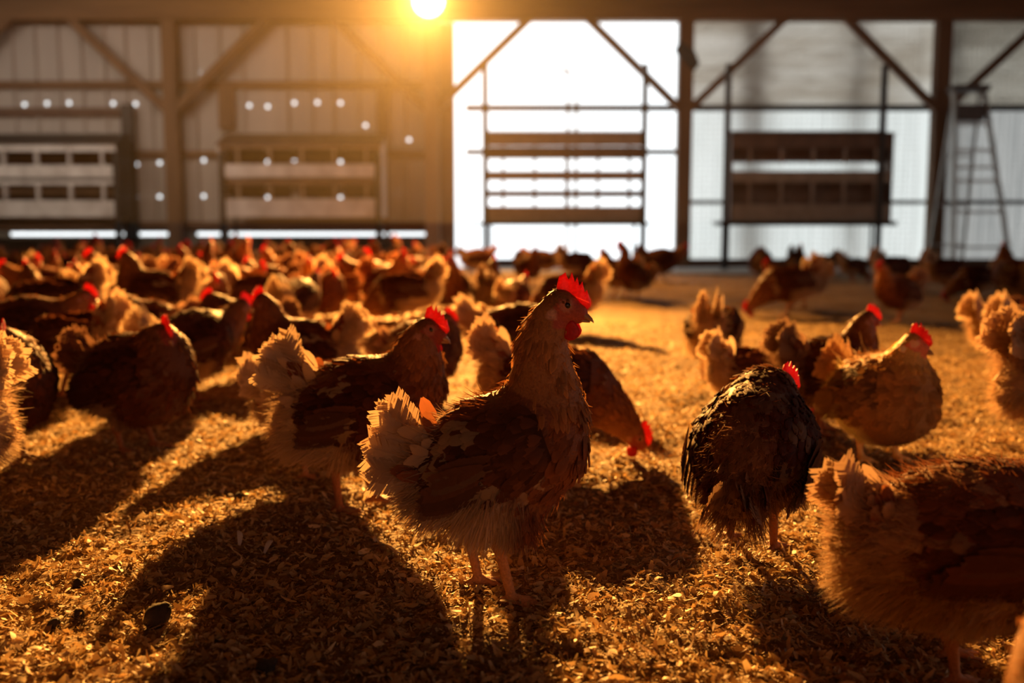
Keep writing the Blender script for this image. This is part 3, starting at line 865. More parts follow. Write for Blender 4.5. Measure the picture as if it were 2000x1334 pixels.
def build_pose(ps):
    rng = np.random.default_rng(ps.seed)
    prims = []          # a,b,ra,rb,k,ys,kind,s0,s1
    sp = ps.spine
    for i in range(len(sp) - 1):
        a, b = sp[i], sp[i + 1]
        prims.append((a[:3], b[:3], a[3], b[3], .022, ps.ys if a[4] < 1 else .92, 'spine', a[4], b[4]))
    H = np.array(ps.head, float); hd = norm(np.array(ps.hdir, float))
    side = norm(np.cross(np.array([0, 0, 1.0]) if ps.hup is None else np.array(ps.hup, float), hd)); up = np.cross(hd, side)
    # (side = left of head) ; head frame
    def HP(f, u, l=0): return H + hd * f + up * u + side * l
    nk = np.array(sp[-1][:3])
    prims.append((tuple(nk), tuple(HP(-.004, 0)), sp[-1][3], .0205, .012, .9, 'spine', sp[-1][4], 2.2))
    prims.append((tuple(HP(-.004, .001)), tuple(HP(.020, -.006)), .0200, .0125, .008, .82, 'face', 2.3, 2.8))
    prims.append((tuple(HP(.006, -.014)), tuple(HP(.020, -.012)), .0095, .0075, .006, .8, 'face', 2.4, 2.8))
    for lg in ps.legs:
        hip, knee, hock, foot, yaw = lg
        prims.append((hip, knee, .040, .029, .03, 1, 'thigh', .3, .4))
        prims.append((knee, hock, .026, .0105, .012, 1, 'thigh', .3, .5))
        prims.append((hock, (foot[0], foot[1], foot[2] + .012), .0080, .0066, .006, 1, 'leg', 0, 0))
        for da, ln in ((-.55, .040), (0, .048), (.55, .040), (math.pi - .1, .022)):
            a = yaw + da
            f0 = (foot[0], foot[1], foot[2] + .010); f1 = (foot[0] + math.cos(a) * ln * .55, foot[1] + math.sin(a) * ln * .55, foot[2] + .0075)
            f2 = (foot[0] + math.cos(a) * ln, foot[1] + math.sin(a) * ln, foot[2] + .0028)
            prims.append((f0, f1, .0058, .0044, .004, 1, 'leg', 0, 0)); prims.append((f1, f2, .0044, .0026, .003, 1, 'leg', 0, 0))
    pts = np.array([p[0] for p in prims] + [p[1] for p in prims]); R = .125
    lo = pts.min(0) - np.array([R, R * .9, .02]); hi = pts.max(0) + np.array([R * .9, R * .9, .05]); lo[2] = max(lo[2], -.008)
    h = ps.h
    ax = [np.arange(lo[i], hi[i], h) for i in range(3)]
    Gd = np.stack(np.meshgrid(*ax, indexing='ij'), -1).astype(np.float64)
    F = None
    for (a, b, ra, rb, k, ys, kind, s0, s1) in prims:
        # only evaluate near the primitive
        rr = max(ra, rb) + .04
        mn = np.minimum(a, b) - rr; mx = np.maximum(a, b) + rr
        sl = tuple(slice(max(0, int((mn[i] - lo[i]) / h)), min(Gd.shape[i], int((mx[i] - lo[i]) / h) + 2)) for i in range(3))
        if F is None: F = np.full(Gd.shape[:3], .2)
        d, _ = cap_sdf(Gd[sl], a, b, ra, rb, ys)
        F[sl] = smin(F[sl], d, k)
    F = np.minimum(F, .2)
    V, Q = surface_nets(F, lo, h)
    # vertex normals
    fn = np.cross(V[Q[:, 2]] - V[Q[:, 0]], V[Q[:, 3]] - V[Q[:, 1]])
    vn = np.zeros_like(V)
    for i in range(4): np.add.at(vn, Q[:, i], fn)
    vn = norm(vn)

    def classify(p):
        best = np.full(len(p), 9.0); s = np.zeros(len(p)); kd = np.zeros(len(p), int); tg = np.zeros((len(p), 3))
        for (a, b, ra, rb, k, ys, kind, s0, s1) in prims:
            d, t = cap_sdf(p, a, b, ra, rb, ys)
            if kind == 'leg': d = d - .003
            m = d < best
            best[m] = d[m]; s[m] = (s0 + (s1 - s0) * t)[m]; kd[m] = {'spine': 0, 'face': 1, 'thigh': 2, 'leg': 3}[kind]
            dr = norm(np.array(a, float) - np.array(b, float)) if kind != 'thigh' else norm(np.array([-.35, 0, -1.0]))
            tg[m] = dr
        return s, kd, tg
    ctr = np.array(sp[len([q for q in sp if q[4] < 1]) // 2][:3])
    rear = np.array(sp[0][:3])

    def palette(p, n, s, kd):
        """feather colour and pale mask from where on the bird"""
        c = np.tile(RED, (len(p), 1)); al = np.zeros(len(p))
        nf = np.clip((s - .75) / .6, 0, 1)[:, None]; c = c * (1 - nf) + NECK * nf
        hf = np.clip((s - 2.05) / .2, 0, 1)[:, None]; c = c * (1 - hf) + np.array([.26, .10, .035]) * hf
        # rear under side: buff fluff
        low = np.clip((ctr[2] - .012 - p[:, 2]) / .04, 0, 1); back = np.clip((ctr[0] + .05 - p[:, 0]) / .05, 0, 1)
        b = (np.clip(low * 1.2 * back, 0, 1) * (s < 1))
        b = np.maximum(b, (kd == 2) * .45 * back)
        vent = np.clip((rear[0] + .035 - p[:, 0]) / .03, 0, 1) * (s < 1)
        b = np.maximum(b, vent * .8)
        c = c * (1 - b[:, None]) + BUFF * b[:, None]
        al = np.clip(b * 1.0, 0, 1) * ps.pale_vent * .75
        # pale blotches
        bl = vnoise(p[:, 0] * 1 + p[:, 1] + 5, p[:, 2] + 5, .035, ps.seed + 9)
        al = np.maximum(al, np.where((s < .7) & (bl > .74), .35, 0) * (s > 0))
        face = (kd == 1)
        return c, al, face
    s, kd, tg = classify(V)
    c, al, face = palette(V, vn, s, kd)
    # bare red skin on the face
    hv = V - H; ff = hv @ hd; fu = hv @ up; fl = np.abs(hv @ side)
    bare = ((ff > -.010 + np.clip(fu, 0, 1) * .9) & (fu < .0125) & (fu > -.028) & (s > 1.9) & (kd != 3) & (kd != 2) & (fl > .004)) | ((kd == 1) & (ff > .012) & (fu < .01))
    c[bare] = np.array([.42, .09, .06]); al[bare] = 0
    lobe = (np.hypot(ff + .012, fu + .010) < .0065) & (fl > .008) & (s > 1.5); c[lobe] = np.array([.62, .34, .26])
    ring = (np.hypot(ff - .006, fu - .003) < .0085) & (fl > .006) & (s > 1.9); c[ring] = np.array([.52, .20, .14])
    leg = kd == 3
    c[leg] = np.array([.60, .27, .11]); al[leg] = 0
    al[:] = np.minimum(al, .5)
    c[~(bare | leg | lobe | ring)] *= .8
    out = {}
    out['body'] = mesh_np('body', V, Q, True, np.concatenate([c, al[:, None]], 1), [M['bodym']])

    # ---------------- plumage: contour feathers
    area = np.linalg.norm(fn, axis=-1); area = np.where(s[Q[:, 0]] > .9, area * 2.0, area)
    okq = (kd[Q[:, 0]] != 3) & ~bare[Q[:, 0]] & ~bare[Q[:, 2]]
    area = area * okq
    n = int(ps.nfeat)
    qi = rng.choice(len(Q), n, p=area / area.sum())
    uv = rng.random((n, 2)); u, v = uv[:, :1], uv[:, 1:]
    q = Q[qi]
    p = (V[q[:, 0]] * (1 - u) + V[q[:, 1]] * u) * (1 - v) + (V[q[:, 3]] * (1 - u) + V[q[:, 2]] * u) * v
    nn = norm(vn[q].mean(1))
    s_, kd_, tg_ = s[q[:, 0]], kd[q[:, 0]], tg[q[:, 0]]
    col, al_, _ = palette(p, nn, s_, kd_)
    tgj = norm(tg_ + rng.normal(0, .16, (n, 3)) + np.array([0, 0, -.12]))
    L = np.where(s_ > 2.0, .012, np.where(s_ > 1.0, .030, .034)) * (.8 + .4 * rng.random(n))
    W = np.where(s_ > 2.0, .006, np.where(s_ > 1.0, .0085, .019)) * (.8 + .4 * rng.random(n))
    L = np.where(kd_ == 2, .026, L); W = np.where(kd_ == 2, .012, W)
    lift = np.radians(np.where(s_ > 2, 6, np.where(s_ > 1, 8, 10)) + rng.normal(0, 4, n))
    curl = np.where(s_ < 1, .22, .10) + rng.normal(0, .05, n)
    tone = (.70 + .6 * rng.random((n, 1)))
    A = Acc()
    low_ = .086 + rng.normal(0, .004, n)
    f_ = norm(tgj - nn * (tgj * nn).sum(-1, keepdims=True)); L = np.where(p[:, 2] + f_[:, 2] * L < low_, np.clip((p[:, 2] - low_) / np.maximum(-f_[:, 2], .05), .006, L), L)
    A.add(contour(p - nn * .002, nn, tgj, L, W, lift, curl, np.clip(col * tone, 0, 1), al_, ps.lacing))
    # ---------------- down: loose barbs on belly, thighs, vent and all over the rim
    nd = int(5200 * ps.fluff)
    wgt = area * (1 + 4.5 * np.clip((ctr[2] - V[Q[:, 0], 2]) / .08, 0, 1) * (s[Q[:, 0]] < 1) * np.clip((ctr[0] + .07 - V[Q[:, 0], 0]) / .08, 0.08, 1) + 2 * (kd[Q[:, 0]] == 2) + 2.0 * (V[Q[:, 0], 0] < rear[0] + .02))
    wgt[s[Q[:, 0]] > 2] = 0
    qi = rng.choice(len(Q), nd, p=wgt / wgt.sum()); q = Q[qi]
    nt_ = max(1, nd // 7)
    p = V[q].mean(1) + rng.normal(0, .002, (nd, 3)); nn = norm(vn[q].mean(1))
    s_, kd_, tg_ = s[q[:, 0]], kd[q[:, 0]], tg[q[:, 0]]
    col, al_, _ = palette(p, nn, s_, kd_)
    fluffy = np.clip((ctr[2] - p[:, 2]) / .07, 0, 1) * (s_ < 1) + .5 * (kd_ == 2)
    cl = rng.normal(0, 1, (997, 3))[(np.floor(p[:, 0] / .012) * 7 + np.floor(p[:, 1] / .012) * 13 + np.floor(p[:, 2] / .012) * 29).astype(int) % 997]
    dd = norm(tg_ * .9 + nn * (.30 + .5 * fluffy[:, None]) + np.array([0, 0, -.35]) * fluffy[:, None] + rng.normal(0, .16, (nd, 3)) + cl * .22)
    L = (.016 + .020 * np.clip(fluffy, 0, 1)) * (.6 + .8 * rng.random(nd)) * ps.fl_len
    W = np.full(nd, .0016) * (.7 + .8 * rng.random(nd))
    L = L * np.where(p[:, 0] > ctr[0] + .01, .55, 1.0)
    tipz = p[:, 2] + dd[:, 2] * L; floor_ = .088 * (kd_ != 2) + .074 * (kd_ == 2) + rng.normal(0, .006, nd)
    L = np.where(tipz < floor_, np.clip((p[:, 2] - floor_) / np.maximum(-dd[:, 2], .05), .004, L), L)
    A.add(strips(p, dd, norm(np.cross(dd, rng.normal(0, 1, (nd, 3)))), L, W, rng.normal(0, .25, nd) * (1 - .7 * fluffy.clip(0, 1)), np.clip(col * (.75 + .6 * rng.random((nd, 1))), 0, 1), al_))
    out['plumage'] = A.mesh('plumage', M['plumage'])

    # ---------------- wings
    out['wing'] = []
    wc, wd, wa, wb = ps.wing    # centre (x,z), direction angle (pointing to rear), half length, half height
    ang = math.radians(wd); dx = np.array([math.cos(ang), 0, math.sin(ang)]); dz = np.array([-math.sin(ang), 0, math.cos(ang)])
    if dz[2] < 0: dz = -dz
    for sg in (1, -1):
        A = Acc(); rg = np.random.default_rng(ps.seed + 31 + sg)
        # find the body's surface behind a wing point by sampling the nearest vertex in x,z on this side
        sel = (V[:, 1] * sg > .01) & (s < 1.6) & (kd != 3)
        VS = V[sel]
        def surf(x, z):
            d2 = (VS[:, 0] - x) ** 2 + (VS[:, 2] - z) ** 2
            k = np.argpartition(d2, 12)[:12]
            return float(np.mean(VS[k, 1])) if d2.min() < .0006 else None
        yr = surf(wc[0], wc[1]) or .06 * sg
        nrow, ncol = 15, 13
        grid = np.zeros((nrow, ncol, 3))
        for i in range(nrow):
            for j in range(ncol):
                a = -1 + 2 * i / (nrow - 1); b = -1 + 2 * j / (ncol - 1)
                hh = wb * (1 - .55 * max(0, a) ** 1.5) * (1 - .35 * max(0, -a) ** 3)
                x = wc[0] + dx[0] * a * wa + dz[0] * b * hh; z = wc[1] + dx[2] * a * wa + dz[2] * b * hh
                y = surf(x, z)
                if y is None: y = yr * .62
                bulge = .011 * (1 - min(1, a * a)) ** .5 * (1 - b * b * .9) + .004 - .004 * b * b
                y2 = y + sg * bulge
                # the rear of the wing leaves the body and stays flat
                lim = abs(yr) * (.80 - .25 * max(0, a))
                if abs(y2) < lim: y2 = sg * (lim * .6 + abs(y2) * .4)
                grid[i, j] = (x, y2, z)
        for _ in range(3):
            g2 = grid.copy(); g2[1:-1, :, 1] = (grid[:-2, :, 1] + grid[2:, :, 1] + 2 * grid[1:-1, :, 1]) / 4
            g2[:, 1:-1, 1] = (g2[:, :-2, 1] + g2[:, 2:, 1] + 2 * g2[:, 1:-1, 1]) / 4; grid = g2
        idx = np.arange(nrow * ncol).reshape(nrow, ncol)
        QW = np.stack([idx[:-1, :-1], idx[1:, :-1], idx[1:, 1:], idx[:-1, 1:]], -1).reshape(-1, 4)
        if sg > 0: QW = QW[:, ::-1]
        flat = grid.reshape(-1, 3)
        A.add((flat, QW, np.concatenate([np.tile(DARK * .8, (len(flat), 1)), np.zeros((len(flat), 1))], 1)))
        # coverts
        nfe = 330 if ps.h <= .0045 else 240
        a = rg.random(nfe) ** .9 * 1.75 - 1; b = rg.random(nfe) * 2 - 1
        order = np.argsort(a)[::-1]; a, b = a[order], b[order]
        fi = (a + 1) / 2 * (nrow - 1.001); fj = (b + 1) / 2 * (ncol - 1.001); i0 = fi.astype(int); j0 = fj.astype(int); ti = (fi - i0)[:, None]; tj = (fj - j0)[:, None]
        base = (grid[i0, j0] * (1 - ti) + grid[i0 + 1, j0] * ti) * (1 - tj) + (grid[i0, j0 + 1] * (1 - ti) + grid[i0 + 1, j0 + 1] * ti) * tj
        gi = norm(grid[i0 + 1, j0] - grid[i0, j0]); gj = norm(grid[i0, j0 + 1] - grid[i0, j0])
        nn = norm(np.cross(gi, gj)); nn *= np.sign(nn[:, 1:2]) * sg
        flow = gi * 1.0 + gj * (.12 * b)[:, None] + rg.normal(0, .08, (nfe, 3))
        L = (.024 + .016 * (a + 1) / 2) * (.85 + .3 * rg.random(nfe)); W = (.015 + .006 * rg.random(nfe))
        colw = DARK * (.8 + .9 * rg.random((nfe, 1))) + RED * .35 * rg.random((nfe, 1)) ** 2
        alw = np.where(vnoise(base[:, 0] + 3, base[:, 2] + 3, .04, ps.seed + 77) > .70, .45, 0) * (rg.random(nfe) > .45) * (a > -.3)
        A.add(contour(base + nn * .001, nn, flow, L, W, np.radians(7 + rg.normal(0, 3, nfe)), .12 + rg.normal(0, .04, nfe), np.clip(colw, 0, 1), alw, 1.22))
        # flight feathers stacked along the lower rear edge
        for k in range(9):
            t = k / 8.
            a0 = -.15 + .75 * (1 - t) * .6; b0 = -.9 + 1.1 * t
            i0 = int((a0 + 1) / 2 * (nrow - 1)); j0 = int((b0 + 1) / 2 * (ncol - 1))
            p0 = grid[i0, j0] + np.array([0, sg * (.002 + .0012 * k), 0])
            D = dx + dz * (-.02 + .16 * (1 - t)) + np.array([0, -sg * .10, 0])
            A.add(quill(p0, D, dz, wa * (.86 + .10 * math.sin(t * 3)), .020, -.03 * sg, rg, DARK * (1.2 + .8 * rg.random()), (.04 if k % 3 else .14), 14, .3))
        out['wing'].append(A.mesh('wing', M['plumage']))

    # ---------------- tail
    A = Acc(); rg = np.random.default_rng(ps.seed + 5)
    tb, a0, a1, tl, nt, spread = ps.tail
    tb = np.array(tb, float)
    for sg in (-1, 1):
        for k in range(nt):
            t = k / max(1, nt - 1); an = math.radians(a0 + (a1 - a0) * t)
            D = np.array([math.cos(an), sg * (.06 + spread * t), math.sin(an)])
            S = np.array([-math.sin(an), sg * .25, math.cos(an)])
            A.add(quill(tb + np.array([0, sg * (.004 + .003 * k), 0]) + rg.normal(0, .002, 3), D, S, tl * (1 - .22 * t) * (.9 + .2 * rg.random()), .034, -.10 * sg, rg,
                        (RED * 1.5 if k % 2 else RED) * (.8 + .3 * rg.random()), .9 if k % 3 else .6, 20, .55))
    # tail coverts, shorter and softer
    nco = 64
    an = np.radians(a0 + (a1 - a0) * rg.random(nco) + rg.normal(0, 8, nco)); sg = np.sign(rg.random(nco) - .5)
    D = np.stack([np.cos(an), sg * (.06 + .3 * rg.random(nco)), np.sin(an)], -1); D = norm(D)
    nrm = norm(np.stack([np.zeros(nco), sg, np.zeros(nco) + .1], -1)); nrm = norm(nrm - D * (nrm * D).sum(-1, keepdims=True))
    base = tb + np.stack([.022 * rg.random(nco), sg * (.004 + .030 * rg.random(nco)), rg.normal(0, .016, nco)], -1)
    A.add(contour(base, nrm, D, tl * (.3 + .35 * rg.random(nco)), .016 + .008 * rg.random(nco), np.radians(rg.normal(8, 8, nco)), rg.normal(.1, .12, nco),
                  np.clip(RED * (1. + .8 * rg.random((nco, 1))), 0, 1), np.full(nco, .8) * (rg.random(nco) > .25), 1.15))
    nb = int(900 * min(1.5, ps.fluff))
    an = np.radians(a0 + 14 + (a1 - a0 + 34) * rg.random(nb)); sg = np.sign(rg.random(nb) - .5)
    D = norm(np.stack([np.cos(an), sg * (.05 + .4 * rg.random(nb)), np.sin(an)], -1) + rg.normal(0, .12, (nb, 3)))
    base = tb + D * (tl * .25 * rg.random(nb))[:, None] + np.stack([.02 * rg.random(nb), sg * .03 * rg.random(nb), rg.normal(-.01, .02, nb)], -1)
    A.add(strips(base, D, norm(np.cross(D, rg.normal(0, 1, (nb, 3)))), tl * (.3 + .35 * rg.random(nb)), .0015 + .001 * rg.random(nb), rg.normal(0, .3, nb),
                 np.clip(RED * (1. + 1. * rg.random((nb, 1))), 0, 1), np.full(nb, .75)))
    out['tail'] = A.mesh('tail', M['tailm'])

    # ---------------- comb
    o2 = [(-.0114, .0150), (-.0125, .0230), (-.0110, .0312), (-.0068, .0335), (-.0035, .0362), (-.0012, .0310), (.0008, .0285), (.0024, .0310), (.0040, .0372), (.0058, .0330), (.0088, .0262),
          (.0098, .0285), (.0114, .0322), (.0132, .0272), (.0147, .0230), (.0160, .0245), (.0180, .0282), (.0196, .0225), (.0218, .0165), (.0226, .0170), (.0242, .0192), (.0262, .0135), (.0287, .0080), (.0295, .0010),
          (.0262, -.0030), (.0200, .0020), (.0110, .0105), (.0020, .0135)]
    o2 = (np.array(o2) - np.array([.010, .012])) * np.array([1.06, 1.18]) + np.array([.0135, .0158])
    n = len(o2); cen = np.array([.0105, .0150])
    # nearest inner ring pulled towards the base line for a full body, edges rounded
    Vc = []; Qc = []
    for (k, th) in ((1.0, 0.0), (.93, .0016), (.72, .0027), (.35, .0034), (.01, .0036)):
        ring_ = []
        for (f, u_) in o2:
            base = np.array([f, .016 - .35 * max(0, f - .012)])
            pp = base + (np.array([f, u_]) - base) * k
            ring_.append((pp[0], pp[1], th))
        Vc.append(ring_)
    VV = []
    for sg in (1, -1):
        for ring_ in Vc:
            for (f, u_, th) in ring_: VV.append(HP(f, u_, sg * th + .0012 * math.sin(f * 240)))
    for sgi in range(2):
        for r_ in range(4):
            for i in range(n):
                j = (i + 1) % n; a = (sgi * 5 + r_) * n; b = a + n
                qd = [a + i, a + j, b + j, b + i]; Qc.append(qd if sgi == 0 else qd[::-1])
    out['comb'] = mesh_np('comb', np.array(VV), np.array(Qc), True, mats=[M['comb']])
    # ---------------- wattles
    out['wattle'] = []
    for sg in (1, -1):
        VV = []; Qc = []; nu, nv = 16, 8
        for i in range(nv + 1):
            th = math.pi * i / nv
            for j in range(nu):
                ph = 2 * math.pi * j / nu
                f = .0128 * math.sin(th) * math.cos(ph); u_ = .0132 * math.sin(th) * math.sin(ph); l = .0030 * math.cos(th) + .0025 * (-u_ / .0128) ** 2
                if u_ > 0: f *= 1 - .35 * u_ / .0128
                VV.append(HP(.0125 + f, -.0290 + u_, sg * (.0065 + l)))
        for i in range(nv):
            for j in range(nu): Qc.append([i * nu + j, (i + 1) * nu + j, (i + 1) * nu + (j + 1) % nu, i * nu + (j + 1) % nu])
        out['wattle'].append(mesh_np('wattle', np.array(VV), np.array(Qc), True, mats=[M['wattle']]))
    # ---------------- beak: hooked upper over a shorter lower
    VV = []; Qc = []
    nu = 12
    def loft(secs):
        b0 = len(VV)
        for (f, u_, rw, rh) in secs:
            for j in range(nu):
                a = 2 * math.pi * j / nu
                VV.append(HP(f, u_ + rh * math.sin(a), rw * math.cos(a)))
        for i in range(len(secs) - 1):
            for j in range(nu): Qc.append([b0 + i * nu + j, b0 + i * nu + (j + 1) % nu, b0 + (i + 1) * nu + (j + 1) % nu, b0 + (i + 1) * nu + j])
    loft([(.020, -.0075, .0075, .0062), (.027, -.0085, .0066, .0056), (.033, -.0108, .0048, .0042), (.038, -.0138, .0028, .0026), (.0405, -.0170, .0008, .0012)])
    loft([(.020, -.0150, .0062, .0030), (.028, -.0158, .0050, .0024), (.0345, -.0165, .0024, .0014), (.036, -.0168, .0006, .0005)])
    out['beak'] = mesh_np('beak', np.array(VV), np.array(Qc), True, mats=[M['beak']])
    # ---------------- eyes: amber ball, black pupil
    out['eye'] = []
    for sg in (1, -1):
        VV = []; Qc = []; mi = []; nu, nv = 18, 10
        for i in range(nv + 1):
            th = math.pi * i / nv
            for j in range(nu):
                ph = 2 * math.pi * j / nu
                VV.append(HP(.0062 + .0060 * math.sin(th) * math.cos(ph), .0032 + .0056 * math.sin(th) * math.sin(ph), sg * (.0126 + .0050 * math.cos(th))))
        for i in range(nv):
            for j in range(nu):
                Qc.append([i * nu + j, (i + 1) * nu + j, (i + 1) * nu + (j + 1) % nu, i * nu + (j + 1) % nu]); mi.append(1 if i >= 3 else 0)
        out['eye'].append(mesh_np('eye', np.array(VV), np.array(Qc), True, mats=[M['eye'], M['iris']], midx=mi))
    return out

def legs_std(x=0.0, spread=.034, hipz=.15, hock=.085, step=.02, back=.0):
    """two legs: hip, knee, hock, foot, toe yaw"""
    r = []
    for sg, st in ((1, step), (-1, -step)):
        r.append(((x + back + .0, sg * spread, hipz), (x + .032 + st * .3, sg * spread, hock + .045), (x - .018 + st * .6, sg * spread, hock), (x + st, sg * spread, 0.0), sg * .12))
    return r

POSES = {}
POSES['alert'] = Pose('alert', [(-.070, 0, .158, .032, 0), (-.040, 0, .170, .058, .2), (-.002, 0, .184, .074, .4), (.036, 0, .196, .080, .55), (.064, 0, .218, .066, .75), (.076, 0, .256, .047, 1.05), (.075, 0, .305, .033, 1.4), (.074, -.001, .345, .025, 1.75), (.083, -.003, .372, .021, 1.95)],
    (.101, -.006, .389), (.97, -.20, -.07), ((-.066, 0, .180), 124, 190, .100, 8, .06), ((-.004, .198), 200, .084, .050),
    [((-.005, .036, .14), (.012, .036, .108), (-.028, .034, .088), (-.012, .036, -.001), .25), ((.012, -.036, .135), (.036, -.036, .106), (.016, -.036, .084), (.034, -.036, -.001), -.15)],
    seed=3, h=.0042, nfeat=3000, fluff=1.25)
POSES['stand'] = Pose('stand', [(-.082, 0, .150, .044, 0), (-.050, 0, .162, .070, .2), (-.010, 0, .170, .086, .4), (.045, 0, .180, .092, .6), (.090, 0, .200, .070, .8), (.112, 0, .236, .050, 1.1), (.120, -.002, .275, .034, 1.5), (.124, -.003, .303, .026, 1.9)],
    (.140, -.006, .318), (.95, -.28, -.12), ((-.072, 0, .212), 112, 158, .108, 9, .05), ((.008, .188), 190, .088, .052), legs_std(.01, .034, .14, .082, .028),
    seed=8, h=.0045, nfeat=2700, fluff=1.1)
POSES['peck'] = Pose('peck', [(-.110, 0, .180, .036, 0), (-.070, 0, .182, .068, .2), (-.020, 0, .180, .084, .4), (.040, 0, .166, .084, .6), (.088, 0, .140, .060, .8), (.125, 0, .112, .042, 1.1), (.152, 0, .088, .031, 1.5), (.172, -.002, .066, .025, 1.9)],
    (.186, -.003, .050), (.80, -.05, -.60), ((-.104, 0, .214), 114, 156, .100, 8, .04), ((-.010, .190), 178, .095, .052), legs_std(.0, .034, .14, .082, .02),
    seed=21, h=.005, nfeat=2300)
POSES['hunch'] = Pose('hunch', [(-.095, 0, .150, .045, 0), (-.055, 0, .156, .078, .2), (-.005, 0, .160, .096, .4), (.045, 0, .165, .096, .6), (.072, 0, .195, .070, .85), (.080, 0, .225, .050, 1.2), (.084, -.004, .245, .034, 1.7)],
    (.098, -.010, .262), (.90, -.42, -.10), ((-.095, 0, .180), 126, 172, .105, 8, .07), ((-.005, .172), 194, .092, .056), legs_std(.005, .036, .12, .055, .012),
    seed=34, h=.0048, nfeat=2500, ys=.92, fluff=1.1)
POSES['walk'] = Pose('walk', [(-.110, 0, .175, .038, 0), (-.070, 0, .176, .068, .2), (-.015, 0, .176, .084, .4), (.045, 0, .180, .086, .6), (.095, 0, .192, .062, .8), (.130, 0, .212, .044, 1.2), (.156, -.001, .236, .031, 1.6), (.172, -.003, .256, .025, 1.9)],
    (.188, -.004, .268), (.98, -.10, -.12), ((-.104, 0, .206), 132, 174, .100, 8, .045), ((-.002, .186), 186, .095, .053), legs_std(.005, .034, .14, .080, .045),
    seed=55, h=.005, nfeat=2300)
POSES['rest'] = Pose('rest', [(-.110, 0, .120, .036, 0), (-.068, 0, .142, .070, .2), (-.015, 0, .162, .090, .4), (.038, 0, .176, .090, .6), (.070, 0, .202, .068, .85), (.084, 0, .224, .048, 1.2), (.098, -.012, .238, .034, 1.6)],
    (.114, -.026, .244), (.78, -.60, -.18), ((-.106, 0, .128), 178, 212, .095, 8, .10), ((-.020, .172), 205, .096, .056), legs_std(.0, .036, .12, .075, .01),
    seed=63, h=.0045, nfeat=3000, ys=.86, fluff=1.1, pale_vent=.25, lacing=1.05)
POSES['front'] = Pose('front', [(-.085, 0, .140, .040, 0), (-.045, 0, .136, .078, .2), (.0, 0, .134, .092, .4), (.035, 0, .140, .090, .6), (.056, .004, .178, .060, .85), (.066, .003, .212, .037, 1.2), (.070, .006, .238, .026, 1.6)],
    (.080, .010, .258), (.86, .50, -.08), ((-.085, 0, .165), 130, 175, .100, 8, .07), ((-.005, .150), 194, .088, .050), legs_std(.0, .036, .12, .07, .012),
    seed=44, h=.0045, nfeat=2900, ys=1.0, fluff=.9, pale_vent=.6, lacing=1.1)
POSES['fluffed'] = Pose('fluffed', [(-.115, 0, .178, .040, 0), (-.070, 0, .170, .080, .2), (-.010, 0, .166, .102, .4), (.060, 0, .168, .104, .6), (.115, 0, .185, .080, .8), (.150, 0, .205, .055, 1.2), (.178, 0, .225, .036, 1.6)],
    (.200, 0, .236), (.98, 0, -.2), ((-.112, 0, .200), 124, 150, .095, 6, .05), ((.02, .185), 180, .105, .052), legs_std(.0, .038, .13, .065, .02),
    seed=71, h=.0045, nfeat=2600, fluff=2.6, fl_len=1.25, ys=.92)

BUILT = {}
FLOCK = []
def hen(pose, px, py, yaw, sc=1.0, tint=(1, 1, 1), pale=.8, label='', group=None, dz=0.0, lean=0.0):
    """px, py: where the feet stand on the floor"""
    x, y = G(px, py)
    FLOCK.append(dict(pose=pose, x=x, y=y, yaw=yaw, sc=sc, tint=tint, pale=pale, label=label, group=group, lean=lean))

def settle(fixed=10, rounds=60, gap=.185):
    """hens that would stand inside each other step apart, mostly towards or away from the camera"""
    n = len(FLOCK)
    X = np.array([f['x'] for f in FLOCK]); Y = np.array([f['y'] for f in FLOCK]); A = np.radians([f['yaw'] for f in FLOCK]); S = np.array([f['sc'] for f in FLOCK])
    T = np.array([-.15, -.075, 0, .075, .14])
    for _ in range(rounds):
        moved = False
        for i in range(n):
            near = [j for j in range(i + 1, n) if abs(X[i] - X[j]) < .5 and abs(Y[i] - Y[j]) < .5]
            for j in near:
                a = np.stack([X[i] + np.cos(A[i]) * T * S[i], Y[i] + np.sin(A[i]) * T * S[i]], -1)
                b = np.stack([X[j] + np.cos(A[j]) * T * S[j], Y[j] + np.sin(A[j]) * T * S[j]], -1)
                d = a[:, None] - b[None]; r = np.hypot(d[..., 0], d[..., 1]); m = r.min()
                g = gap * (S[i] + S[j]) / 2
                if m < g:
                    k = np.unravel_index(r.argmin(), r.shape); v = d[k] / max(m, 1e-3); v = v * np.array([.35, 1.0])
                    if abs(v[1]) < .4: v[1] = .4 * (1 if Y[i] >= Y[j] else -1)
                    st = (g - m) * .6; wi = 0 if i < fixed else 1; wj = 0 if j < fixed else 1
                    if wi + wj == 0: continue
                    X[i] += v[0] * st * wi / (wi + wj); Y[i] += v[1] * st * wi / (wi + wj)
                    X[j] -= v[0] * st * wj / (wi + wj); Y[j] -= v[1] * st * wj / (wi + wj); moved = True
        Y[:] = np.minimum(Y, 11.05)
        if not moved: break
    for i, f in enumerate(FLOCK): f['x'], f['y'] = float(X[i]), float(Y[i])

def place_flock():
    for f in FLOCK:
        if f['pose'] not in BUILT: BUILT[f['pose']] = build_pose(POSES[f['pose']])
        B = BUILT[f['pose']]; x, y = f['x'], f['y']
        z = .022 if (y > 10.42 and x > -.42) else float(gheight(x, y))
        root = empty('hen', (x, y, z), math.radians(f['yaw']), f['sc'])
        if f['lean']: root.rotation_euler = (0, math.radians(f['lean']), math.radians(f['yaw']))
        tag(root, f['label'], 'hen', f['group'])
        for nm in ('body', 'plumage', 'wing', 'tail', 'comb', 'wattle', 'beak', 'eye'):
            for me in (B[nm] if isinstance(B[nm], list) else [B[nm]]):
                o = link(nm, me, root); o.color = (*f['tint'], f['pale'])
